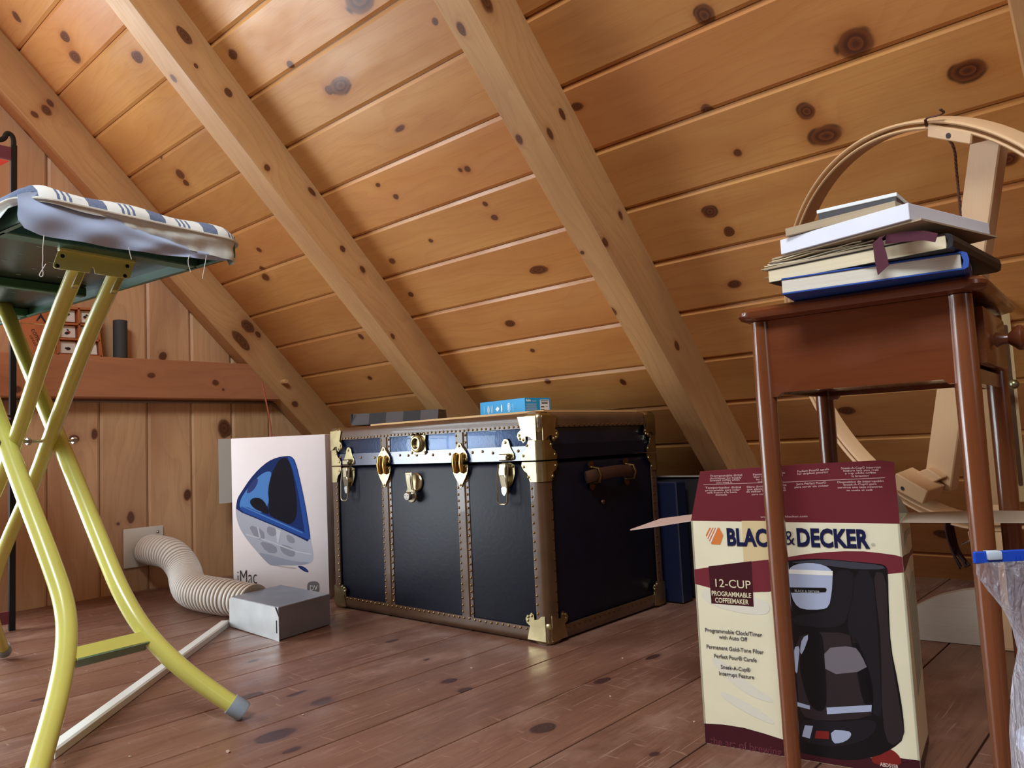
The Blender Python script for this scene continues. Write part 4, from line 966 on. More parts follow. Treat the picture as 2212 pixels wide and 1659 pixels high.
# flaps
def flapplane(px, tilt):
    return None
fq = [m @ V((0, BH, 0)), m @ V((bw_, BH, 0))]
fn_ = (m.to_3x3() @ V((0, -.22, 1))).normalized()
FT = [onp(x_, y_, fq[0], fn_) for x_, y_ in ((1931, 999), (1900, 995), (1720, 1004), (1512, 1019))]
FTr = [fq[0]+(fq[1]-fq[0])*0, fq[1]]
b = bmesh.new()
pts = [fq[0], fq[1]]+FT
A = [b.verts.new(p) for p in pts]; f = b.faces.new(A); b.normal_update()
ex = bmesh.ops.extrude_face_region(b, geom=[f]); bmesh.ops.translate(b, vec=-fn_*.002, verts=[g for g in ex['geom'] if isinstance(g, bmesh.types.BMVert)])
bmesh.ops.recalc_face_normals(b, faces=b.faces)
fl = obj('top_flap', b, Mmaroon, cf)
mf = frame(fq[0], fq[1]-fq[0], z=fn_)
mfi = mf.inverted()
def fuv(px, py): q = mfi @ onp(px, py, fq[0], fn_); return q.x, q.y
b = bmesh.new()
B8 = lambda x_, y_: (1480+x_*.22604, 980+y_*.22604)
def ft(body, x0, y0, x1, y1, hpx):
    p = fuv(*B8(x0, y0)); q = fuv(*B8(x1, y1)); h = fuv(*B8(x0, y0-hpx))[1]-p[1]; ang = math.atan2(q[1]-p[1], q[0]-p[0])
    add_text(b, body, mf @ Matrix.Translation((p[0], p[1], .0004)) @ Matrix.Rotation(ang, 4, 'Z'), h*1.4, width=math.hypot(q[0]-p[0], q[1]-p[1]), bold=.03*h)
for t_ in (('Programmable digital', 243, 222, 545, 212, 20), ('clock/timer for freshly', 237, 245, 540, 236, 18), ('brewed coffee when', 240, 265, 520, 256, 18), ('you want it', 300, 284, 452, 280, 16),
           ('Permanent gold-tone', 650, 210, 955, 190, 20), ('filter eliminates need', 655, 232, 935, 214, 18), ('to use paper', 680, 254, 880, 240, 18), ('coffee filters', 695, 275, 870, 264, 16),
           ('Perfect Pour® carafe', 1073, 180, 1376, 156, 20), ('for dripless pouring', 1073, 202, 1370, 182, 18),
           ('Sneak-A-Cup® interrupt', 1490, 148, 1872, 138, 20), ('feature lets you grab', 1512, 172, 1850, 162, 18), ('a cup while coffee', 1528, 196, 1825, 188, 18), ('is brewing', 1590, 222, 1757, 218, 18),
           ('Temporizador digital', 195, 336, 535, 328, 20), ('programable para colar', 195, 358, 525, 352, 18), ('café fresco a la hora', 210, 380, 495, 374, 18), ('deseada', 290, 400, 402, 398, 16),
           ('Filtro dorado permanente', 590, 328, 968, 306, 20), ('que elimina la necesidad', 592, 350, 958, 334, 18), ('de utilizar filtros de papel', 585, 372, 960, 356, 18), ('para colar café', 637, 395, 850, 390, 16),
           ('Jarra Perfect Pour®', 1066, 300, 1352, 284, 20), ('para servir sin gotear', 1045, 328, 1372, 312, 18),
           ('Dispositivo de interrupción', 1455, 282, 1895, 268, 20), ('Sneak-A-Cup® para', 1512, 305, 1830, 296, 18), ('servirse una taza mientras', 1458, 332, 1886, 322, 18), ('se cuela el café', 1543, 358, 1792, 354, 18),
           ('www.blackanddecker.com', 722, 612, 1172, 606, 18)): ft(*t_)
p, q = fuv(*B8(175, 298)), fuv(*B8(1000, 272)); r = fuv(*B8(1910, 232))
for a_, c_ in ((p, q), (q, r)):
    f = b.faces.new([b.verts.new(mf @ V((x_, y_, .0004))) for x_, y_ in ((a_[0], a_[1]), (c_[0], c_[1]), (c_[0], c_[1]+.0009), (a_[0], a_[1]+.0009))])
obj('flap_lettering', b, mat('pale_pink_ink', srgb(218, 180, 178), .5), fl)
def sheet(name, pts, mat_, parent, t=.002):
    b = bmesh.new(); P = [V(p) for p in pts]; n = (P[1]-P[0]).cross(P[-1]-P[0]).normalized()
    A = [b.verts.new(p) for p in P]; B = [b.verts.new(p-n*t) for p in P]
    b.faces.new(A); b.faces.new(B[::-1])
    for i in range(len(P)): b.faces.new((A[i], A[(i+1) % len(P)], B[(i+1) % len(P)], B[i]))
    bmesh.ops.recalc_face_normals(b, faces=b.faces); return obj(name, b, mat_, parent)
lf = m @ V((0, BH-.001, -.004)); lb_ = m @ V((0, BH-.001, -BD_+.004)); dl = m.to_3x3() @ V((-1, 0, 0))
sheet('left_flap', [lf, lf+dl*.060+Z*-.010+Yv*.004, lf+dl*.120+Z*-.020+Yv*.03, lf+dl*.142+Z*-.024+Yv*.05, lb_+dl*.110+Z*-.014, lb_+dl*.05+Z*-.006, lb_], mat('pinkish_card', srgb(196, 168, 156), .7), cf)
rf = m @ V((bw_, BH, -.012)); rb_ = m @ V((bw_, BH, -BD_+.012))
sheet('right_flap', [rf, rb_, rb_-dl*.10+Z*.004, rb_-dl*.165+Z*.004, rf-dl*.165+Z*.002, rf-dl*.09+Z*.001], Mkraft, cf)
b = bmesh.new(); sheet('back_flap', [m @ V((0, BH, -BD_)), m @ V((bw_, BH, -BD_)), m @ V((bw_-.02, BH+.04, -BD_-.014)), m @ V((.02, BH+.04, -BD_-.014))], Mkraft, cf); b.free()
b = bmesh.new(); quadbox(b, (.006, BH-.03, -BD_+.006), (bw_-.006, BH-.028, -.006), 0); obj('dark_interior', b, mat('interior_black', srgb(34, 36, 36), .6), cf)  # dark sheet just below the rim makes the inside read black

# ------------------------------------------------------------------ nightstand
NT = .6625
LF, RF, LB, RB = V((-.4715, 1.085, 0)), V((-.2135, 1.0985, 0)), V((-.4863, 1.363, 0)), V((-.228, 1.377, 0))
nx = (RF-LF).normalized(); ny = V((-nx.y, nx.x, 0)); ctr = (LF+RB)/2
m = frame(LF, nx, ny)                        # z up
wN = (RF-LF).length; dN = (LB-LF).length
ns = thing('side_table', 'small cherry-stained side table with a drawer and slim round legs', 'table', ctr)
CK = dict(rough=.24, coat=.55, ring=16, tone=.35, bump=.1, knotcol=(50, 20, 12), halo=(90, 40, 20), grain=.5)
Mch = wood('cherry_wood', srgb(110, 56, 30), srgb(76, 36, 20), (), **CK)
Mchleg = wood('cherry_leg', srgb(124, 70, 40), srgb(88, 46, 26), (), **CK)
b = bmesh.new()
ox0, ox1, oy0, oy1 = -.031, .033, -.029, .024; r_ = .026
def rr(x0, y0, x1, y1, r, n=6):
    P = []
    for cx, cy, a0 in ((x1-r, y0+r, -PI/2), (x1-r, y1-r, 0), (x0+r, y1-r, PI/2), (x0+r, y0+r, PI)):
        for k in range(n+1): P.append((cx+r*math.cos(a0+PI/2*k/n), cy+r*math.sin(a0+PI/2*k/n)))
    return P
for k, (ins, z) in enumerate(((.012, NT), (.003, NT+.003), (.0, NT+.008), (.0, NT+.013), (.004, NT+.018), (.012, NT+.020))):
    P = rr(ox0+ins, oy0+ins, wN+ox1-ins, dN+oy1-ins, r_)
    ring_ = [b.verts.new(m @ V((x_, y_, z))) for x_, y_ in P]
    if k == 0: b.faces.new(ring_[::-1])
    else:
        for i in range(len(P)): b.faces.new((prev_[i], prev_[(i+1) % len(P)], ring_[(i+1) % len(P)], ring_[i]))
    prev_ = ring_
b.faces.new(prev_)
obj('table_top', b, Mch, ns, True, uvax=(nx,))
for nm, P in (('leg', LF), ('leg', RF), ('leg', LB), ('leg', RB)):
    b = bmesh.new(); add_lathe(b, [(0, .001), (.0100, .001), (.0110, .03), (.0135, .30), (.0150, .54), (.0140, NT-.001), (0, NT-.001)], Matrix.Translation(P), 20)
    obj(nm, b, Mchleg, ns, True, uvax=(Z,))
AZ = .5555
apk = Mch
def apron(name, x0, x1, y, dep):
    b = bmesh.new()
    n_ = 8; P = [(x0, NT-.0005), (x1, NT-.0005)]+[(x1-(x1-x0)*k/n_*.0, 0) for k in ()]
    P = [(x0, NT-.0005), (x1, NT-.0005), (x1, AZ-.006), (x1-.016, AZ-.006), (x1-.022, AZ), (x0+.022, AZ), (x0+.016, AZ-.006), (x0, AZ-.006)]
    add_prism(b, P, m @ Matrix(((1, 0, 0, 0), (0, 0, 1, 0), (0, 1, 0, 0), (0, 0, 0, 1))), y-dep/2, y+dep/2)
    return obj(name, b, apk, ns, uvax=(nx, Z))
apk = wood('cherry_flame', srgb(110, 56, 30), srgb(76, 36, 20), (), **{**CK, 'ring': 30, 'grain': .45})
apron('side_panel', .004, wN-.004, -.002, .012)
apk = Mch
apron('side_panel', .004, wN-.004, dN-.004, .012)
b = bmesh.new(); add_box(b, (.002, dN/2, (NT+AZ)/2-.001), (.012, dN-.02, NT-AZ-.002), m); obj('back_panel', b, Mch, ns, uvax=(ny, Z))
b = bmesh.new(); add_box(b, (wN-.002, dN/2, AZ+.004), (.018, dN-.02, .020), m); obj('lower_rail', b, Mch, ns, uvax=(ny, Z))
b = bmesh.new(); add_box(b, (wN/2, dN/2, AZ+.010), (wN-.016, dN-.016, .006), m); obj('bottom_panel', b, Mch, ns, uvax=(ny, X))
b = bmesh.new(); add_box(b, (wN+.011, dN*.5, .612), (.018, dN-.074, .076), m, .004, 2)
add_box(b, (wN/2+.02, dN*.5, (NT+AZ)/2+.006), (wN-.04, dN-.10, NT-AZ-.035), m)
dw = obj('drawer', b, Mchleg, ns, True, uvax=(ny, Z))
b = bmesh.new(); add_lathe(b, [(.011, 0), (.0075, .008), (.0070, .014), (.012, .020), (.0175, .026), (.0180, .030), (.013, .034), (0, .036)], frame(m @ V((wN+.0195, dN*.5, .612)), ny, z=nx), 24)
obj('knob', b, Mch, dw, True, uvax=(nx,))

# ------------------------------------------------------------------ pile of books on the side table
NZ = NT+.020
def book(name, label, cat, z0, th, pL, pR, depth, cover, pages=None, spine_right=True, ct=.0022, inset=.003, kind='book'):
    """pL, pR: the measured front corners of the lower edge"""
    a_ = at_z(pL[0], pL[1], z0); c_ = at_z(pR[0], pR[1], z0); a_.z = c_.z = 0
    d = c_-a_; L = d.length; mm = frame((a_.x, a_.y, z0), d, V((-d.y, d.x, 0)))
    t = thing(name, label, cat, mm @ V((L/2, depth/2, 0)))
    if pages:
        b = bmesh.new(); add_box(b, (L/2-inset*.5, depth/2, th/2), (L-inset, depth-inset*1.2, th-2*ct), mm, .0006, 1); obj('page_block', b, pages, t)
        b = bmesh.new(); add_box(b, (L/2, depth/2, ct/2), (L, depth, ct), mm, .0006, 1); add_box(b, (L/2, depth/2, th-ct/2), (L, depth, ct), mm, .0006, 1)
        sx_ = L if spine_right else 0
        P = [(sx_-.001, 0), (sx_+.004, th*.12), (sx_+.0055, th*.5), (sx_+.004, th*.88), (sx_-.001, th), (sx_-.003, th-ct), (sx_-.0005, th*.5), (sx_-.003, ct)]
        add_prism(b, P, mm @ Matrix(((1, 0, 0, 0), (0, 0, 1, 0), (0, 1, 0, 0), (0, 0, 0, 1))), 0, depth)
        obj('cover', b, cover, t)
    else:
        b = bmesh.new(); add_box(b, (L/2, depth/2, th/2), (L, depth, th), mm, .0006, 1); obj('block', b, cover, t)
    return t, mm, L
Mpg = mat('aged_pages', srgb(214, 206, 184), .8, var=.12, bump=(8, .1)); Mpg2 = mat('yellowed_pages', srgb(220, 204, 168), .8, var=.18)
def pagemat(name, c):
    m_ = mat(name, c, .8); nt = m_.node_tree; tc = nt.nodes.new('ShaderNodeTexCoord'); mp = nt.nodes.new('ShaderNodeMapping'); mp.inputs['Scale'].default_value = (6, 6, 900)
    n = nt.nodes.new('ShaderNodeTexNoise'); n.inputs['Scale'].default_value = 1; r = nt.nodes.new('ShaderNodeMapRange'); r.inputs[3].default_value = .78; r.inputs[4].default_value = 1.08
    mx = nt.nodes.new('ShaderNodeMix'); mx.data_type = 'RGBA'; mx.blend_type = 'MULTIPLY'; mx.inputs[0].default_value = 1; mx.inputs[6].default_value = c
    nt.links.new(tc.outputs['Object'], mp.inputs[0]); nt.links.new(mp.outputs[0], n.inputs['Vector']); nt.links.new(n.outputs[0], r.inputs[0]); nt.links.new(r.outputs[0], mx.inputs[7]); nt.links.new(mx.outputs[2], nt.nodes['Principled BSDF'].inputs['Base Color']); return m_
Mpg = pagemat('cream_pages', srgb(226, 220, 204)); Mpg2 = pagemat('yellowed_pages', srgb(228, 214, 180)); Mpg3 = pagemat('tan_pages', srgb(176, 158, 130))
GB = 'pile of books on the side table'
z = NZ+.0005
t1, m1, L1_ = book('hardback_book', 'blue hardback book at the bottom of the pile on the side table', 'book', z, .0225, (1690, 637), (2084, 582), .20, mat('blue_cloth_cover', srgb(34, 78, 168), .5), Mpg)
b = bmesh.new(); add_text(b, 'MASTER', frame(m1 @ V((L1_+.0062, .03, .006)), m1.to_3x3() @ V((0, 1, 0)), Z), .010, width=.05, bold=.0003); obj('spine_print', b, Mwhite, t1)
z += .0232
t2, m2_, L2_ = book('old_hardback', 'worn cream-paged book with a black spine, second from the bottom of the pile', 'book', z, .019, (1660, 612), (2050, 537), .225, mat('black_cover', srgb(26, 24, 26), .5), Mpg2, ct=.0010)
# crumpled page corner at the left end
b = bmesh.new()
for i in range(7):
    P = [m2_ @ V((-.000-.006*math.sin(i*.9)-.002, .004+k*.012, .003+.002*i+.0035*math.sin(k*1.3+i))) for k in range(6)]; Q = [p+m2_.to_3x3() @ V((.022, 0, .001)) for p in P]
    for k in range(5): b.faces.new([b.verts.new(v) for v in (P[k], P[k+1], Q[k+1], Q[k])])
obj('torn_page_edge', b, mat('torn_paper', srgb(222, 200, 164), .8), t2)
z += .0195
t3, m3, L3 = book('paper_folder', 'wad of loose yellowed sheets sticking out left in the pile', 'papers', z, .0035, (1650, 585), (1985, 515), .20, Mpg3)
for i in range(5):
    zz_ = .0036+i*.0026
    b = bmesh.new(); o_ = (.004*i-.006, .004+.002*(i % 3)); n_ = 12
    P = [(o_[0]+(L3-.02*i)*k/n_, zz_+.0014*math.sin(k*.8+i)*(1 if k < n_ else 0)) for k in range(n_+1)]
    for (xa, za), (xb_, zb) in zip(P, P[1:]):
        f = b.faces.new([b.verts.new(m3 @ V(v)) for v in ((xa, o_[1], za), (xb_, o_[1], zb), (xb_, .19, zb), (xa, .19, za))])
    bmesh.ops.remove_doubles(b, verts=b.verts, dist=1e-5)
    bmesh.ops.solidify(b, geom=b.faces[:], thickness=.0012)
    obj('loose_sheet', b, (Mpg3, Mpg2, Mpg)[i % 3], t3)
z += .0185
t4, m4, L4 = book('white_binder', 'thick white hardback lying on the loose sheets in the pile', 'book', z, .0205, (1687, 550), (1965, 474), .20, mat('white_cover', srgb(226, 230, 242), .5, var=.05))
b = bmesh.new(); add_box(b, (L4/2-.004, .1, -.0018), (L4+.03, .19, .0022), m4); obj('lower_board', b, Mpg3, t4)
z += .0212
t5, m5, L5 = book('tan_pamphlet', 'thin tan pamphlet under the uppermost white book of the pile', 'booklet', z, .011, (1697, 511), (1935, 452), .17, Mpg3)
z += .0115
t6, m6, L6 = book('slim_white_book', 'slim white-topped book on the very top of the pile', 'book', z, .012, (1768, 481), (1938, 444), .15, mat('dark_cover', srgb(74, 72, 76), .5))
b = bmesh.new(); add_box(b, (L6/2, .075, .0145), (L6+.002, .152, .005), m6, .0006, 1); obj('white_cover_board', b, mat('bright_white_cover', srgb(232, 240, 246), .5), t6)
# maroon ribbon hanging over the front of the pile
zr = NZ+.0005+.0232+.0195
R0 = onp(1905, 512, m3 @ V((0, -.012, 0)), m3.to_3x3() @ V((0, 1, 0)))
def onr(px, py, dy=-.014): return onp(px, py, m3 @ V((0, dy, 0)), m3.to_3x3() @ V((0, 1, 0)))
b = bmesh.new()
up_ = [onr(1915, 507), onr(1950, 500), (onr(1995, 498)), onr(2026, 504)]; dn_ = [onr(1912, 527), onr(1955, 522), onr(1995, 519), onr(2020, 523)]
for i in range(3): b.faces.new([b.verts.new(v) for v in (dn_[i], dn_[i+1], up_[i+1], up_[i])])
hl = [onr(1885, 526, -.018), onr(1889, 560, -.020), onr(1896, 594, -.022)]; hr = [onr(1905, 515, -.018), onr(1914, 545, -.020), onr(1920, 572, -.022)]
for i in range(2): b.faces.new([b.verts.new(v) for v in (hl[i+1], hr[i+1], hr[i], hl[i])])
b.faces.new([b.verts.new(v) for v in (hl[0], hr[0], up_[0], onr(1900, 512))])
bmesh.ops.remove_doubles(b, verts=b.verts, dist=1e-5); bmesh.ops.solidify(b, geom=b.faces[:], thickness=.0008)
o = obj('maroon_ribbon', b, mat('maroon_ribbon_fabric', srgb(74, 20, 40), .8)); props(o, 'dark maroon ribbon bookmark folded over the front of the book pile', 'ribbon')
for t_ in (t1, t2, t3, t4, t5, t6): t_['group'] = GB

# ------------------------------------------------------------------ quilting hoop on its stand
HC = V((-.370, 1.548, .666)); nb = V((.524, .816, .243)).normalized(); e1 = V((.816, -.524, 0)); e1 = (e1-nb*e1.dot(nb)).normalized(); e2 = nb.cross(e1)
if e2.z < 0: e2 = -e2
Mmap = wood('maple_wood', srgb(210, 172, 130), srgb(186, 142, 100), (), rough=.45, ring=8, tone=.25, bump=0, grain=.4, fine=.12)
Mmap2 = wood('window_lit_maple', srgb(206, 186, 140), srgb(190, 160, 112), (), rough=.45, ring=8, tone=.25, bump=0, grain=.4, fine=.12)  # yellower copy of the maple, window light put into the colour
hp = thing('quilting_hoop', 'large round wooden quilting hoop on a maple stand behind the side table', 'quilting hoop', (HC.x, HC.y, 0))
def band(R_out, th, w0, w1):
    b = bmesh.new(); n = 120; rings = []
    prof = [(R_out, w0+.003), (R_out-.0015, w0+.0008), (R_out-th/2, w0), (R_out-th+.0015, w0+.0008), (R_out-th, w0+.003), (R_out-th, w1), (R_out, w1)]
    for k in range(n):
        a_ = 2*PI*k/n; rad_ = e1*math.cos(a_)+e2*math.sin(a_)
        rings.append([b.verts.new(HC+rad_*r+nb*w) for r, w in prof])
    uvl = b.loops.layers.uv.new('UVMap')
    for k in range(n):
        A, B = rings[k], rings[(k+1) % n]
        for i in range(len(prof)):
            j = (i+1) % len(prof); f = b.faces.new((A[i], B[i], B[j], A[j]))
            for lp, u in zip(f.loops, ((k, i), (k+1, i), (k+1, i+1), (k, i+1))): lp[uvl].uv = (u[0]/n*2.4, u[1]*.012)
    bmesh.ops.recalc_face_normals(b, faces=b.faces); return b
obj('outer_ring', band(.3795, .0065, 0, .036), Mmap, hp, True); obj('inner_ring', band(.3685, .006, .002, .038), Mmap, hp, True)
def hpl(px, py, d): return onp(px, py, HC+nb*d, nb)
def slab(name, quad, d, t, mat_, parent, bev=.002, ax=None):
    b = bmesh.new(); P = [hpl(x_, y_, d) for x_, y_ in quad]
    A = [b.verts.new(p) for p in P]; B = [b.verts.new(p+nb*t) for p in P]
    b.faces.new(A); b.faces.new(B[::-1])
    for i in range(4): b.faces.new((A[i], A[(i+1) % 4], B[(i+1) % 4], B[i]))
    bmesh.ops.recalc_face_normals(b, faces=b.faces)
    if bev: bmesh.ops.bevel(b, geom=b.edges[:], offset=bev, segments=1, affect='EDGES')
    return obj(name, b, mat_, parent, uvax=(ax or (P[2]-P[0]),))
bl1 = slab('top_block', ((2003, 268), (2100, 285), (2096, 313), (2002, 297)), .002, .045, Mmap, hp)
bl2 = slab('lower_block', ((1934, 1022), (2004, 1062), (1993, 1090), (1926, 1054)), -.004, .045, Mmap, hp)
for (px, py), d, o_ in (((2049, 293), .002, bl1), ((1950, 1055), -.004, bl2)):
    c_ = hpl(px, py, d); b = bmesh.new(); add_lathe(b, [(.0045, 0), (.0045, .0006), (0, .0006)], frame(c_-nb*.0006, e1, z=-nb), 14); obj('screw_hole', b, mat('dark_hole', srgb(30, 24, 20), .6), o_)
slab('swivel_bar', ((2097, 285), (2163, 290), (2052, 1062), (1994, 1050)), .045, .022, Mmap, hp)
slab('pivot_block', ((1966, 1026), (2002, 1012), (2034, 1034), (2000, 1050)), .030, .03, Mmap, hp)
# uprights with slot and ball nut
def upright(name, px0, px1, ytop, ybot, f, th, mat_, slot=None):
    p_, q_ = at_f(px0, 800, f), at_f(px1, 800, f); zt = at_f(px1, ytop, f).z; zb = at_f(px1, ybot, f).z
    d = V((q_.x-p_.x, q_.y-p_.y, 0)); w_ = d.length; mm = frame((p_.x, p_.y, 0), d, Z)
    b = bmesh.new(); P = rr(0, zb, w_, zt, min(.008, w_*.3), 3); add_prism(b, P, mm, -th, 0)
    o = obj(name, b, mat_, hp, uvax=(Z,))
    if slot:
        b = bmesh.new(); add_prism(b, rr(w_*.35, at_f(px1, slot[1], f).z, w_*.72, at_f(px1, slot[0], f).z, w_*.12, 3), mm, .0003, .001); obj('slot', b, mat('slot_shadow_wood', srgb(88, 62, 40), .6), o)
    return mm, w_, o
mmS, wS, up1 = upright('slotted_post', 2166, 2193, 560, 1082, 1.70, .02, Mmap2, (700, 1048))
zk = at_f(2177, 830, 1.68)
b = bmesh.new(); bmesh.ops.create_uvsphere(b, u_segments=16, v_segments=10, radius=.0105, matrix=Matrix.Translation(zk-CF*.02)); obj('ball_nut', b, mat('zinc_ball', srgb(150, 150, 120), .35, 1), up1, True)
upright('inner_post', 2112, 2148, 640, 1145, 1.74, .03, Mmap)
pf = at_z(2052, 1383, 0); dirf = V((1, .12, 0)).normalized(); nf = V((-dirf.y, dirf.x, 0))
def onfoot(px, py): return onp(px, py, pf, nf)
mmf = frame(pf, dirf, Z); mfi2 = mmf.inverted()
P = [(lambda q: (q.x, max(q.y, .001)))(mfi2 @ onfoot(*q)) for q in ((1998, 1385), (1850, 1400), (1850, 1375), (1920, 1335), (1988, 1302), (2015, 1289), (2040, 1280), (2083, 1271), (2113, 1268), (2180, 1272), (2215, 1290), (2215, 1380), (2123, 1380), (2052, 1383))]
P = [P[1], P[2], P[3], P[4], P[5], P[6], P[7], P[8], P[9], P[10], P[11]]; P[0] = (P[0][0], .001); P[-1] = (P[-1][0], .001)
b = bmesh.new(); add_prism(b, P, mmf, 0, .026)
obj('arched_foot', b, wood('pale_foot_wood', srgb(190, 178, 162), srgb(160, 146, 130), (), rough=.6, ring=8, bump=0, grain=.2), hp, uvax=(dirf,))
c_ = onfoot(2178, 1330)
b = bmesh.new(); add_box(b, (c_.x, c_.y-.04, .16), (.045, .022, .31), None, .002, 1); obj('lower_post', b, Mmap, hp, uvax=(Z,))
b = bmesh.new(); add_box(b, (c_.x+.05, c_.y-.02, .012), (.12, .06, .022), None, .002, 1); obj('base_rail', b, Mmap, hp, uvax=(X,))
# wing nut block under the hoop
wb = slab('wing_bolt_block', ((2088, 1148), (2108, 1150), (2106, 1176), (2094, 1172)), .005, .03, Mmap, hp)
c_ = hpl(2086, 1172, .0); b = bmesh.new(); add_box(b, (0, 0, 0), (.020, .004, .006), frame(c_, e1*.8+e2*.4, z=nb), .001, 1); obj('wing_nut', b, Msteel, wb)
# twine
Mtw = mat('brown_twine', srgb(92, 58, 46), .9)
def twist(P, r, n=3, turns=60):
    b = bmesh.new(); P = resample(smooth_pts(P, 2), .003)
    for k in range(n):
        Q = []
        for i, p in enumerate(P):
            a_ = 2*PI*k/n+i*.9; Q.append(p+e1*math.cos(a_)*r*.7+nb*math.sin(a_)*r*.7)
        add_tube(b, Q, r*.75, 5)
    return b
o = obj('brown_twine', twist([hpl(2030, 236, -.012), hpl(2042, 243, .0), hpl(2030, 249, -.004), hpl(2001, 254, -.004), hpl(1998, 262, -.004), hpl(2002, 274, .006), hpl(2030, 290, .04), hpl(2062, 310, .045), hpl(2066, 370, .045), hpl(2074, 450, .045), hpl(2080, 520, .045)], .0018), Mtw)
props(o, 'brown twine tied round the top of the hoop and hanging down behind the books', 'twine')
b = bmesh.new(); rnd_ = random.Random(3)
for k in range(7):
    add_tube(b, smooth_pts([hpl(2044+k*2, 1118, .0), hpl(2042+k*3, 1150+rnd_.uniform(-4, 4), -.012+.004*k), hpl(2056+k*3+rnd_.uniform(-4, 4), 1190, -.006+.003*k), hpl(2078+k*2+rnd_.uniform(-6, 6), 1225+rnd_.uniform(-14, 8), .0)], 2), .0022, 5)
o = obj('yarn_bundle', b, mat('dark_plum_yarn', srgb(56, 38, 40), .95)); props(o, 'dark yarn bundle dangling from the bottom of the wooden hoop', 'yarn')

# ------------------------------------------------------------------ zip bag with a tub
bgc = at_f(2262, 1400, .70); bz = lambda y_: at_f(2200, y_, .70).z; bxw = lambda x_: (2262-x_)/FPX*.70
bag = thing('zip_bag', 'clear plastic zip bag with a blue slider seal at the right edge', 'plastic bag', (bgc.x, bgc.y, 0))
Mbag = bpy.data.materials.new('clear_polythene'); Mbag.use_nodes = True; nt = Mbag.node_tree
bs = nt.nodes['Principled BSDF']; bs.inputs['Base Color'].default_value = srgb(224, 226, 240); bs.inputs['Roughness'].default_value = .18; bs.inputs['Specular IOR Level'].default_value = .9
tp = nt.nodes.new('ShaderNodeBsdfTransparent'); mx = nt.nodes.new('ShaderNodeMixShader'); lw = nt.nodes.new('ShaderNodeLayerWeight'); lw.inputs[0].default_value = .35
mr = nt.nodes.new('ShaderNodeMapRange'); mr.inputs[3].default_value = .16; mr.inputs[4].default_value = .75
nz = nt.nodes.new('ShaderNodeTexNoise'); nz.inputs['Scale'].default_value = 9; nz.inputs['Detail'].default_value = 2; nz.inputs['Distortion'].default_value = 1.5
bp = nt.nodes.new('ShaderNodeBump'); bp.inputs['Strength'].default_value = .6; bp.inputs['Distance'].default_value = .02
nt.links.new(nz.outputs[0], bp.inputs['Height']); nt.links.new(bp.outputs[0], bs.inputs['Normal'])
nt.links.new(lw.outputs['Facing'], mr.inputs[0]); nt.links.new(mr.outputs[0], mx.inputs[0]); nt.links.new(tp.outputs[0], mx.inputs[1]); nt.links.new(bs.outputs[0], mx.inputs[2]); nt.links.new(mx.outputs[0], nt.nodes['Material Output'].inputs[0])
CRh = V((CR.x, CR.y, 0)).normalized(); CFh = V((CF.x, CF.y, 0)).normalized()
lev = [(1213, 2123, .004), (1240, 2131, .012), (1275, 2150, .018), (1320, 2182, .024), (1370, 2204, .028), (1420, 2212, .030), (1470, 2200, .034), (1520, 2197, .038), (1570, 2193, .042), (1610, 2187, .046), (1800, 2186, .048), (2000, 2186, .048), (2092, 2190, .046)]
b = bmesh.new(); prev_ = None
for (y_, x_, dpt) in lev:
    z_ = max(bz(y_), .002); w_ = bxw(x_); ring_ = []
    for k in range(28):
        a_ = 2*PI*k/28; j = 1+.05*math.sin(5*a_+y_*.03)
        ring_.append(b.verts.new(V((bgc.x, bgc.y, z_))+CRh*w_*math.cos(a_)*(1 if dpt < .01 else j)+CFh*dpt*math.sin(a_)*j))
    if prev_:
        for k in range(28): b.faces.new((prev_[k], prev_[(k+1) % 28], ring_[(k+1) % 28], ring_[k]))
    prev_ = ring_
b.faces.new(prev_); bmesh.ops.recalc_face_normals(b, faces=b.faces)
obj('bag_film', b, Mbag, bag, True)
zt = bz(1190); zb = bz(1216); w_ = bxw(2121)
b = bmesh.new(); mB = frame((bgc.x, bgc.y, 0), CRh, CFh)
add_box(b, (0, 0, (zt+zb)/2), (2*w_, .004, zt-zb), mB, .001, 1)
for i in range(18): add_box(b, (-w_*.35+i*.004, -.0024, (zt+zb)/2-.002), (.0016, .001, .004), mB)
obj('zip_strip', b, mat('blue_zip', srgb(20, 74, 196), .35), bag)
b = bmesh.new(); add_box(b, (-bxw(2163), 0, bz(1199)), (.0135, .009, .008), mB, .0012, 2); obj('zip_slider', b, mat('frosted_slider', srgb(196, 214, 230), .35), bag, True)
b = bmesh.new(); zr_ = bz(1592); rt = .029
add_lathe(b, [(0, .004), (rt*.74, .004), (rt*.80, .02), (rt*.93, zr_-.016), (rt*.95, zr_-.014), (rt*1.05, zr_-.012), (rt*1.06, zr_), (rt*.98, zr_+.002), (0, zr_+.002)], Matrix.Translation((bgc.x, bgc.y, 0)), 36)
o = obj('plastic_tub', b, mat('frosted_white_plastic', srgb(206, 214, 240), .35), None, True); props(o, 'frosted white plastic tub inside the zip bag', 'tub')

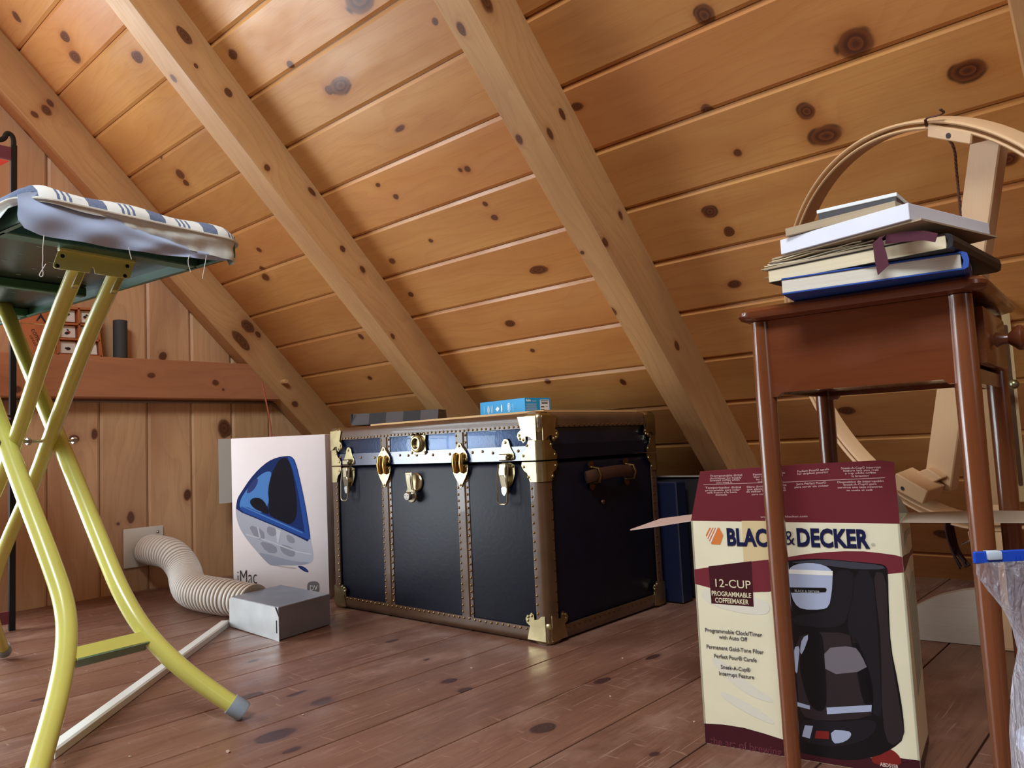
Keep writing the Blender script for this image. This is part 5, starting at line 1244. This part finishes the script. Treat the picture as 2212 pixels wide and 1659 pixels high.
# ------------------------------------------------------------------ ironing board
ia = V((.992, .127, 0)).normalized(); ib_ = V((-ia.y, ia.x, 0))
def IB(a, b_, z): return ia*a+ib_*b_+Z*z
Igreen = mat('green_enamel', srgb(62, 108, 86), .42, .0, var=.2); Igreend = mat('dark_green_pan', srgb(60, 76, 70), .30, .3, var=.35)
Iyel = mat('yellow_green_enamel', srgb(218, 216, 110), .26, 0, .6, var=.05, coat=.3)
ibd = thing('ironing_board', 'old ironing board with yellow-green tube legs and a striped cloth cover', 'ironing board', IB(-1.78, .70, 0))
b = bmesh.new()
a0, a1, b0, b1 = -2.45, -1.197, .509, .855; zb_, zl = .886, .866
def bxi(b, lo, hi, mi=0, bev=0): add_box(b, ((lo[0]+hi[0])/2, (lo[1]+hi[1])/2, (lo[2]+hi[2])/2), (hi[0]-lo[0], hi[1]-lo[1], hi[2]-lo[2]), frame((0, 0, 0), ia, ib_), bev, 1, mi)
bxi(b, (a0, b0, zb_), (a1, b1, zb_+.002))
bxi(b, (a1-.002, b0, zl), (a1, b1, .905), 1); bxi(b, (a0, b0, zl), (a1, b0+.002, .905), 1); bxi(b, (a0, b1-.002, zl), (a1, b1, .905), 1)
bxi(b, (a0, b0, zl), (a1, b0+.010, zl+.002), 1); bxi(b, (a0, b1-.010, zl), (a1, b1, zl+.002), 1); bxi(b, (a1-.010, b0, zl), (a1, b1, zl+.002), 1)
rnd_ = random.Random(5)
for i in range(12):
    for j in range(5):
        aa = a1-.05-i*.07+(j % 2)*.03; bb_ = b0+.045+j*.065
        bxi(b, (aa, bb_-.004, zb_-.0006), (aa+.0022, bb_+.004, zb_), 2)
obj('metal_pan', b, [Igreend, Igreen, mat('slot_light', srgb(150, 160, 160), .5)], ibd)
for x0_, x1_, in_ in ((-1.340, -1.305, .004), (-1.72, -1.70, .02), (-2.05, -2.015, .004)):
    b = bmesh.new(); bxi(b, (x0_, b0+in_, .866), (x1_, b1-in_, .8855), 0, .002); obj('cross_rail', b, Igreen, ibd)
# bracket plate hanging from the front rail
pa_ = IB(-1.342, 0, 0)
def ipl(px, py, a=-1.344): return onp(px, py, IB(a, 0, 0), ia)
mIb = frame(IB(-1.344, 0, 0), ib_, Z)
mIbi = mIb.inverted()
def ip2(px, py): q = mIbi @ ipl(px, py); return (q.x, q.y)
b = bmesh.new(); Pq = [ip2(*q) for q in ((124, 546), (127, 540), (288, 567), (288, 574), (281, 599), (276, 602), (222, 594), (205, 591), (203, 580), (199, 576), (196, 581), (193, 590), (160, 585), (120, 580), (115, 576), (115, 572))]
add_prism(b, Pq, mIb, -.0012, .0012)
br_ = obj('bracket_plate', b, Iyel, ibd)
b = bmesh.new(); zz_ = ip2(206, 545)[1]
p_, q_ = ip2(124, 536), ip2(288, 564)
add_box(b, ((p_[0]+q_[0])/2, (p_[1]+q_[1])/2-.002, .004), (q_[0]-p_[0], .006, .010), mIb, .001, 1); obj('bracket_lip', b, Iyel, br_)
for px, py in ((135, 553), (124, 574), (275, 575), (270, 596)):
    c_ = ipl(px, py, -1.3425); b = bmesh.new(); add_lathe(b, [(.0035, 0), (.0035, .0006), (0, .0006)], frame(c_, ib_, z=ia), 12); obj('bolt_hole', b, Mblackm, br_)
def leg(path, r, rt=None, foot=True, flat=False):
    P = smooth_pts(path, 3)
    rr_ = [r]*len(P)
    return tube(P, rr_, 18)
LC = [IB(*q) for q in ((-1.995, .788, .884), (-1.785, .784, .637), (-1.66, .788, .476), (-1.545, .789, .328), (-1.478, .791, .243), (-1.425, .806, .175), (-1.375, .842, .110), (-1.330, .890, .052), (-1.298, .926, .014))]
LD = [IB(*q) for q in ((-1.995, .688, .884), (-1.785, .684, .637), (-1.66, .685, .476), (-1.545, .689, .328), (-1.478, .688, .243), (-1.425, .664, .175), (-1.375, .625, .110), (-1.330, .583, .052), (-1.296, .551, .010))]
LA = [IB(*q) for q in ((-1.355, .660, .868), (-1.505, .673, .746), (-1.70, .697, .560), (-1.80, .703, .467), (-1.98, .703, .300), (-2.10, .690, .185), (-2.20, .630, .090), (-2.284, .560, .018))]
LB_ = [IB(*q) for q in ((-1.355, .730, .868), (-1.505, .741, .746), (-1.70, .760, .560), (-1.80, .772, .467), (-1.98, .778, .300), (-2.10, .800, .185), (-2.20, .855, .090), (-2.284, .908, .018))]
Mcap = mat('grey_rubber_cap', srgb(150, 166, 178), .5)
for P_, r in ((LC, .0165), (LD, .0175), (LA, .0145), (LB_, .0145)):
    lg = obj('leg', leg(P_, r), Iyel, ibd, True)
    d_ = (P_[-1]-P_[-2]).normalized(); e_ = P_[-1]
    tip = e_.copy(); tip.z = r+.004
    b = bmesh.new(); add_tube(b, [e_-d_*.028, e_-d_*.001, e_+d_*.003], [r+.0026, r+.0026, r+.0005], 20)
    obj('rubber_foot', b, Mcap, lg, True)
    if P_ in (LA, LB_):
        n_ = ia
        b = bmesh.new(); p_ = P_[0]+(P_[1]-P_[0]).normalized()*.062+V((0, 0, 0)); dd = (P_[1]-P_[0]).normalized(); nn = (ia-dd*ia.dot(dd)).normalized()
        add_stud(b, p_+nn*(r-.001), nn, .006, .004); obj('rivet', b, Iyel, lg)
        b = bmesh.new(); add_box(b, (0, 0, 0), (.070, .013, .010), frame(P_[0]+dd*.035+nn*(r-.003), dd, z=nn), .004, 2); obj('pressed_channel', b, mat('olive_channel', srgb(150, 154, 74), .35), lg, True)
# far legs' crossbars
def crossbar(px0, px1): pass
c0_, c1_ = IB(-1.419, .672, .166), IB(-1.419, .806, .172)
b = bmesh.new(); mm = frame(c0_, ib_, z=(IB(-.79, 0, 0)*0+ia*.79+Z*.61)); L_ = (c1_-c0_).length
add_prism(b, [(0, .012), (L_, .012), (L_+.004, 0), (L_, -.012), (0, -.012), (-.004, 0)], mm, .004, .010)
add_prism(b, [(0, -.013), (L_, -.013), (L_, -.010), (0, -.010)], mm, -.020, .010, 1)
obj('crossbar', b, [Iyel, mat('shaded_underside', srgb(112, 146, 118), .4)], ibd)  # underside lip painted grey-green for its shade
b = bmesh.new(); add_tube(b, [IB(-2.13, .69, .155), IB(-2.13, .81, .155)], .010, 12); obj('crossbar', b, Iyel, ibd, True)
b = bmesh.new(); add_tube(b, [IB(-1.710, .655, .551), IB(-1.710, .812, .551)], .0035, 10)
for y_ in (.664, .722, .812): add_tube(b, [IB(-1.710, y_-.003, .551), IB(-1.710, y_+.004, .551)], .0075, 6)
obj('pivot_rod', b, Msteel, ibd, True)
# cloth cover: swept section round the outline
def stripes():
    m_ = mat('striped_cotton', srgb(228, 234, 230), .85); nt = m_.node_tree; bs = nt.nodes['Principled BSDF']
    uv = nt.nodes.new('ShaderNodeUVMap'); sp = nt.nodes.new('ShaderNodeSeparateXYZ'); nt.links.new(uv.outputs[0], sp.inputs[0])
    def M_(op, a, b=None):
        n = nt.nodes.new('ShaderNodeMath'); n.operation = op
        for i, x_ in enumerate((a, b)):
            if x_ is None: continue
            if isinstance(x_, (int, float)): n.inputs[i].default_value = x_
            else: nt.links.new(x_, n.inputs[i])
        return n.outputs[0]
    f = M_('FRACT', M_('DIVIDE', M_('SUBTRACT', sp.outputs[0], .586), .0985)); acc = None
    for c_, h in ((.146, .146), (.55, .022), (.64, .022), (.73, .022)):
        k = M_('LESS_THAN', M_('ABSOLUTE', M_('SUBTRACT', f, c_)), h); acc = k if acc is None else M_('MAXIMUM', acc, k)
    n = nt.nodes.new('ShaderNodeTexNoise'); n.inputs['Scale'].default_value = 350; tc = nt.nodes.new('ShaderNodeTexCoord'); nt.links.new(tc.outputs['Object'], n.inputs['Vector'])
    mx = nt.nodes.new('ShaderNodeMix'); mx.data_type = 'RGBA'; mx.inputs[6].default_value = srgb(228, 234, 230); nt.links.new(acc, mx.inputs[0])
    cr = nt.nodes.new('ShaderNodeMix'); cr.data_type = 'RGBA'; cr.inputs[6].default_value = srgb(74, 94, 130); cr.inputs[7].default_value = srgb(128, 142, 168); nt.links.new(n.outputs[0], cr.inputs[0]); nt.links.new(cr.outputs[2], mx.inputs[7])
    nt.links.new(mx.outputs[2], bs.inputs['Base Color']); return m_
ra = []                                     # outline (a, b, na, nb)
A1 = -1.196; B0, B1 = .503, .866
for k in range(24): ra.append((-2.45+(A1-.04+2.45)*k/23, B0, 0, -1))
for k in range(1, 8): t = -PI/2+PI/2*k/8; ra.append((A1-.04+.04*math.cos(t), B0+.04+.04*math.sin(t), math.cos(t), math.sin(t)))
for k in range(28): ra.append((A1, B0+.04+(B1-B0-.085)*k/27, 1, 0))
for k in range(1, 8): t = PI/2*k/8; ra.append((A1-.045+.045*math.cos(t), B1-.045+.045*math.sin(t), math.cos(t), math.sin(t)))
for k in range(24): ra.append((A1-.045-(2.45+A1-.045)*k/23, B1, 0, 1))
def interp(x_, T):
    if x_ <= T[0][0]: return T[0][1]
    for (p, q), (r, s) in zip(T, T[1:]):
        if x_ <= r: return q+(s-q)*(x_-p)/(r-p)
    return T[-1][1]
hemT = [(.487, .884), (.503, .892), (.56, .903), (.588, .895), (.662, .873), (.743, .862), (.834, .858), (.87, .860)]
rnd_ = random.Random(11)
b = bmesh.new(); uvl = b.loops.layers.uv.new('UVMap'); prevr = None; grid = []
for i, (a_, b__, na, nb_) in enumerate(ra):
    if na > .5: hem = interp(b__, hemT)
    elif nb_ < 0: hem = max(.852, .884+(a_+1.236)*.30)
    elif na > .02: hem = .860
    else: hem = .874
    wv = .0022*math.sin(i*1.7)+.0015*math.sin(i*.63+1)
    top_ = .924+.0025*math.sin(b__*40)*(1 if na > .5 else 0)
    sec = [(-.12, .926), (-.05, top_+.002), (-.022, top_), (-.004, top_-.007), (.008, top_-.018), (.012, top_-.028)]
    h0 = top_-.030; n_ = 6
    sec2 = [(.0115-.001*k+wv*(k/n_)+.002*math.sin(k*1.1+i*.35), h0+(hem-h0)*k/n_) for k in range(1, n_+1)] if hem < h0-.004 else [(.0118, h0-.001*k) for k in range(1, n_+1)]
    row = [b.verts.new(IB(a_+na*o_, b__+nb_*o_, z_)) for o_, z_ in sec+sec2]
    grid.append((row, b__))
for (R1, b1_), (R2, b2_) in zip(grid, grid[1:]):
    for k in range(len(R1)-1):
        f = b.faces.new((R1[k], R1[k+1], R2[k+1], R2[k])); f.material_index = 0 if k < 5 else 1; f.smooth = True
        for lp, v in zip(f.loops, (R1[k], R1[k+1], R2[k+1], R2[k])): lp[uvl].uv = (v.co.dot(ib_), v.co.z)
inner = [g[0][0] for g in grid]; f = b.faces.new(inner); 
for lp in f.loops: lp[uvl].uv = (lp.vert.co.dot(ib_), 0)
bmesh.ops.recalc_face_normals(b, faces=b.faces)
obj('cloth_cover', b, [stripes(), mat('off_white_cotton', srgb(224, 234, 228), .85, bump=(30, .5))], ibd)
# piping between top and side of the cover
pp = [IB(a_+na*.013, b__+nb_*.013, .924-.029) for (a_, b__, na, nb_) in ra[20:]]
obj('cover_seam', tube(pp, .0022, 6), mat('seam_cotton', srgb(224, 224, 212), .85), ibd, True)
# sagging lining at the end
b = bmesh.new(); n_u, n_v = 44, 10; G = []
lowT = [(.487, .858), (.496, .846), (.521, .841), (.588, .8415), (.661, .842), (.743, .847), (.815, .854), (.862, .859)]
for i in range(n_u+1):
    bb_ = .489+(.835-.489)*i/n_u; zt_ = interp(bb_, hemT)+.010; zt_ = min(zt_, .908); zl_ = interp(bb_, lowT)
    col_ = []
    for j in range(n_v+1):
        t = j/n_v; bulge = .010*math.sin(PI*t)*math.sin(PI*min(1, (bb_-.489)/.3))
        fold = .004*math.sin(bb_*70+t*5)*t+.0025*math.sin(bb_*23-t*8)
        col_.append(b.verts.new(IB(-1.1935+bulge*(1-t*.3)+fold*.7, bb_, zt_+(zl_-zt_)*t)))
    G.append(col_)
for c1_, c2_ in zip(G, G[1:]):
    for j in range(n_v): f = b.faces.new((c1_[j], c1_[j+1], c2_[j+1], c2_[j])); f.smooth = True
bmesh.ops.recalc_face_normals(b, faces=b.faces); bmesh.ops.solidify(b, geom=b.faces[:], thickness=.0006)
obj('cover_lining', b, mat('pale_blue_lining', srgb(184, 206, 240), .75, bump=(16, .22)), ibd, True)
Mth = mat('white_thread', srgb(220, 220, 214), .8)
for pts, a_ in (([(95, 508), (92, 540), (93, 560), (91, 575), (94, 594), (89, 599), (84, 594), (93, 580), (99, 570)], -1.19), ([(277, 530), (280, 545), (284, 560)], -1.19), ([(410, 550), (405, 565), (412, 588)], -1.19), ([(446, 552), (442, 575), (437, 602)], -1.19)):
    obj('loose_thread', tube(smooth_pts([onp(x_, y_, IB(a_, 0, 0), ia) for x_, y_ in pts], 1), .0007, 5), Mth, ibd)
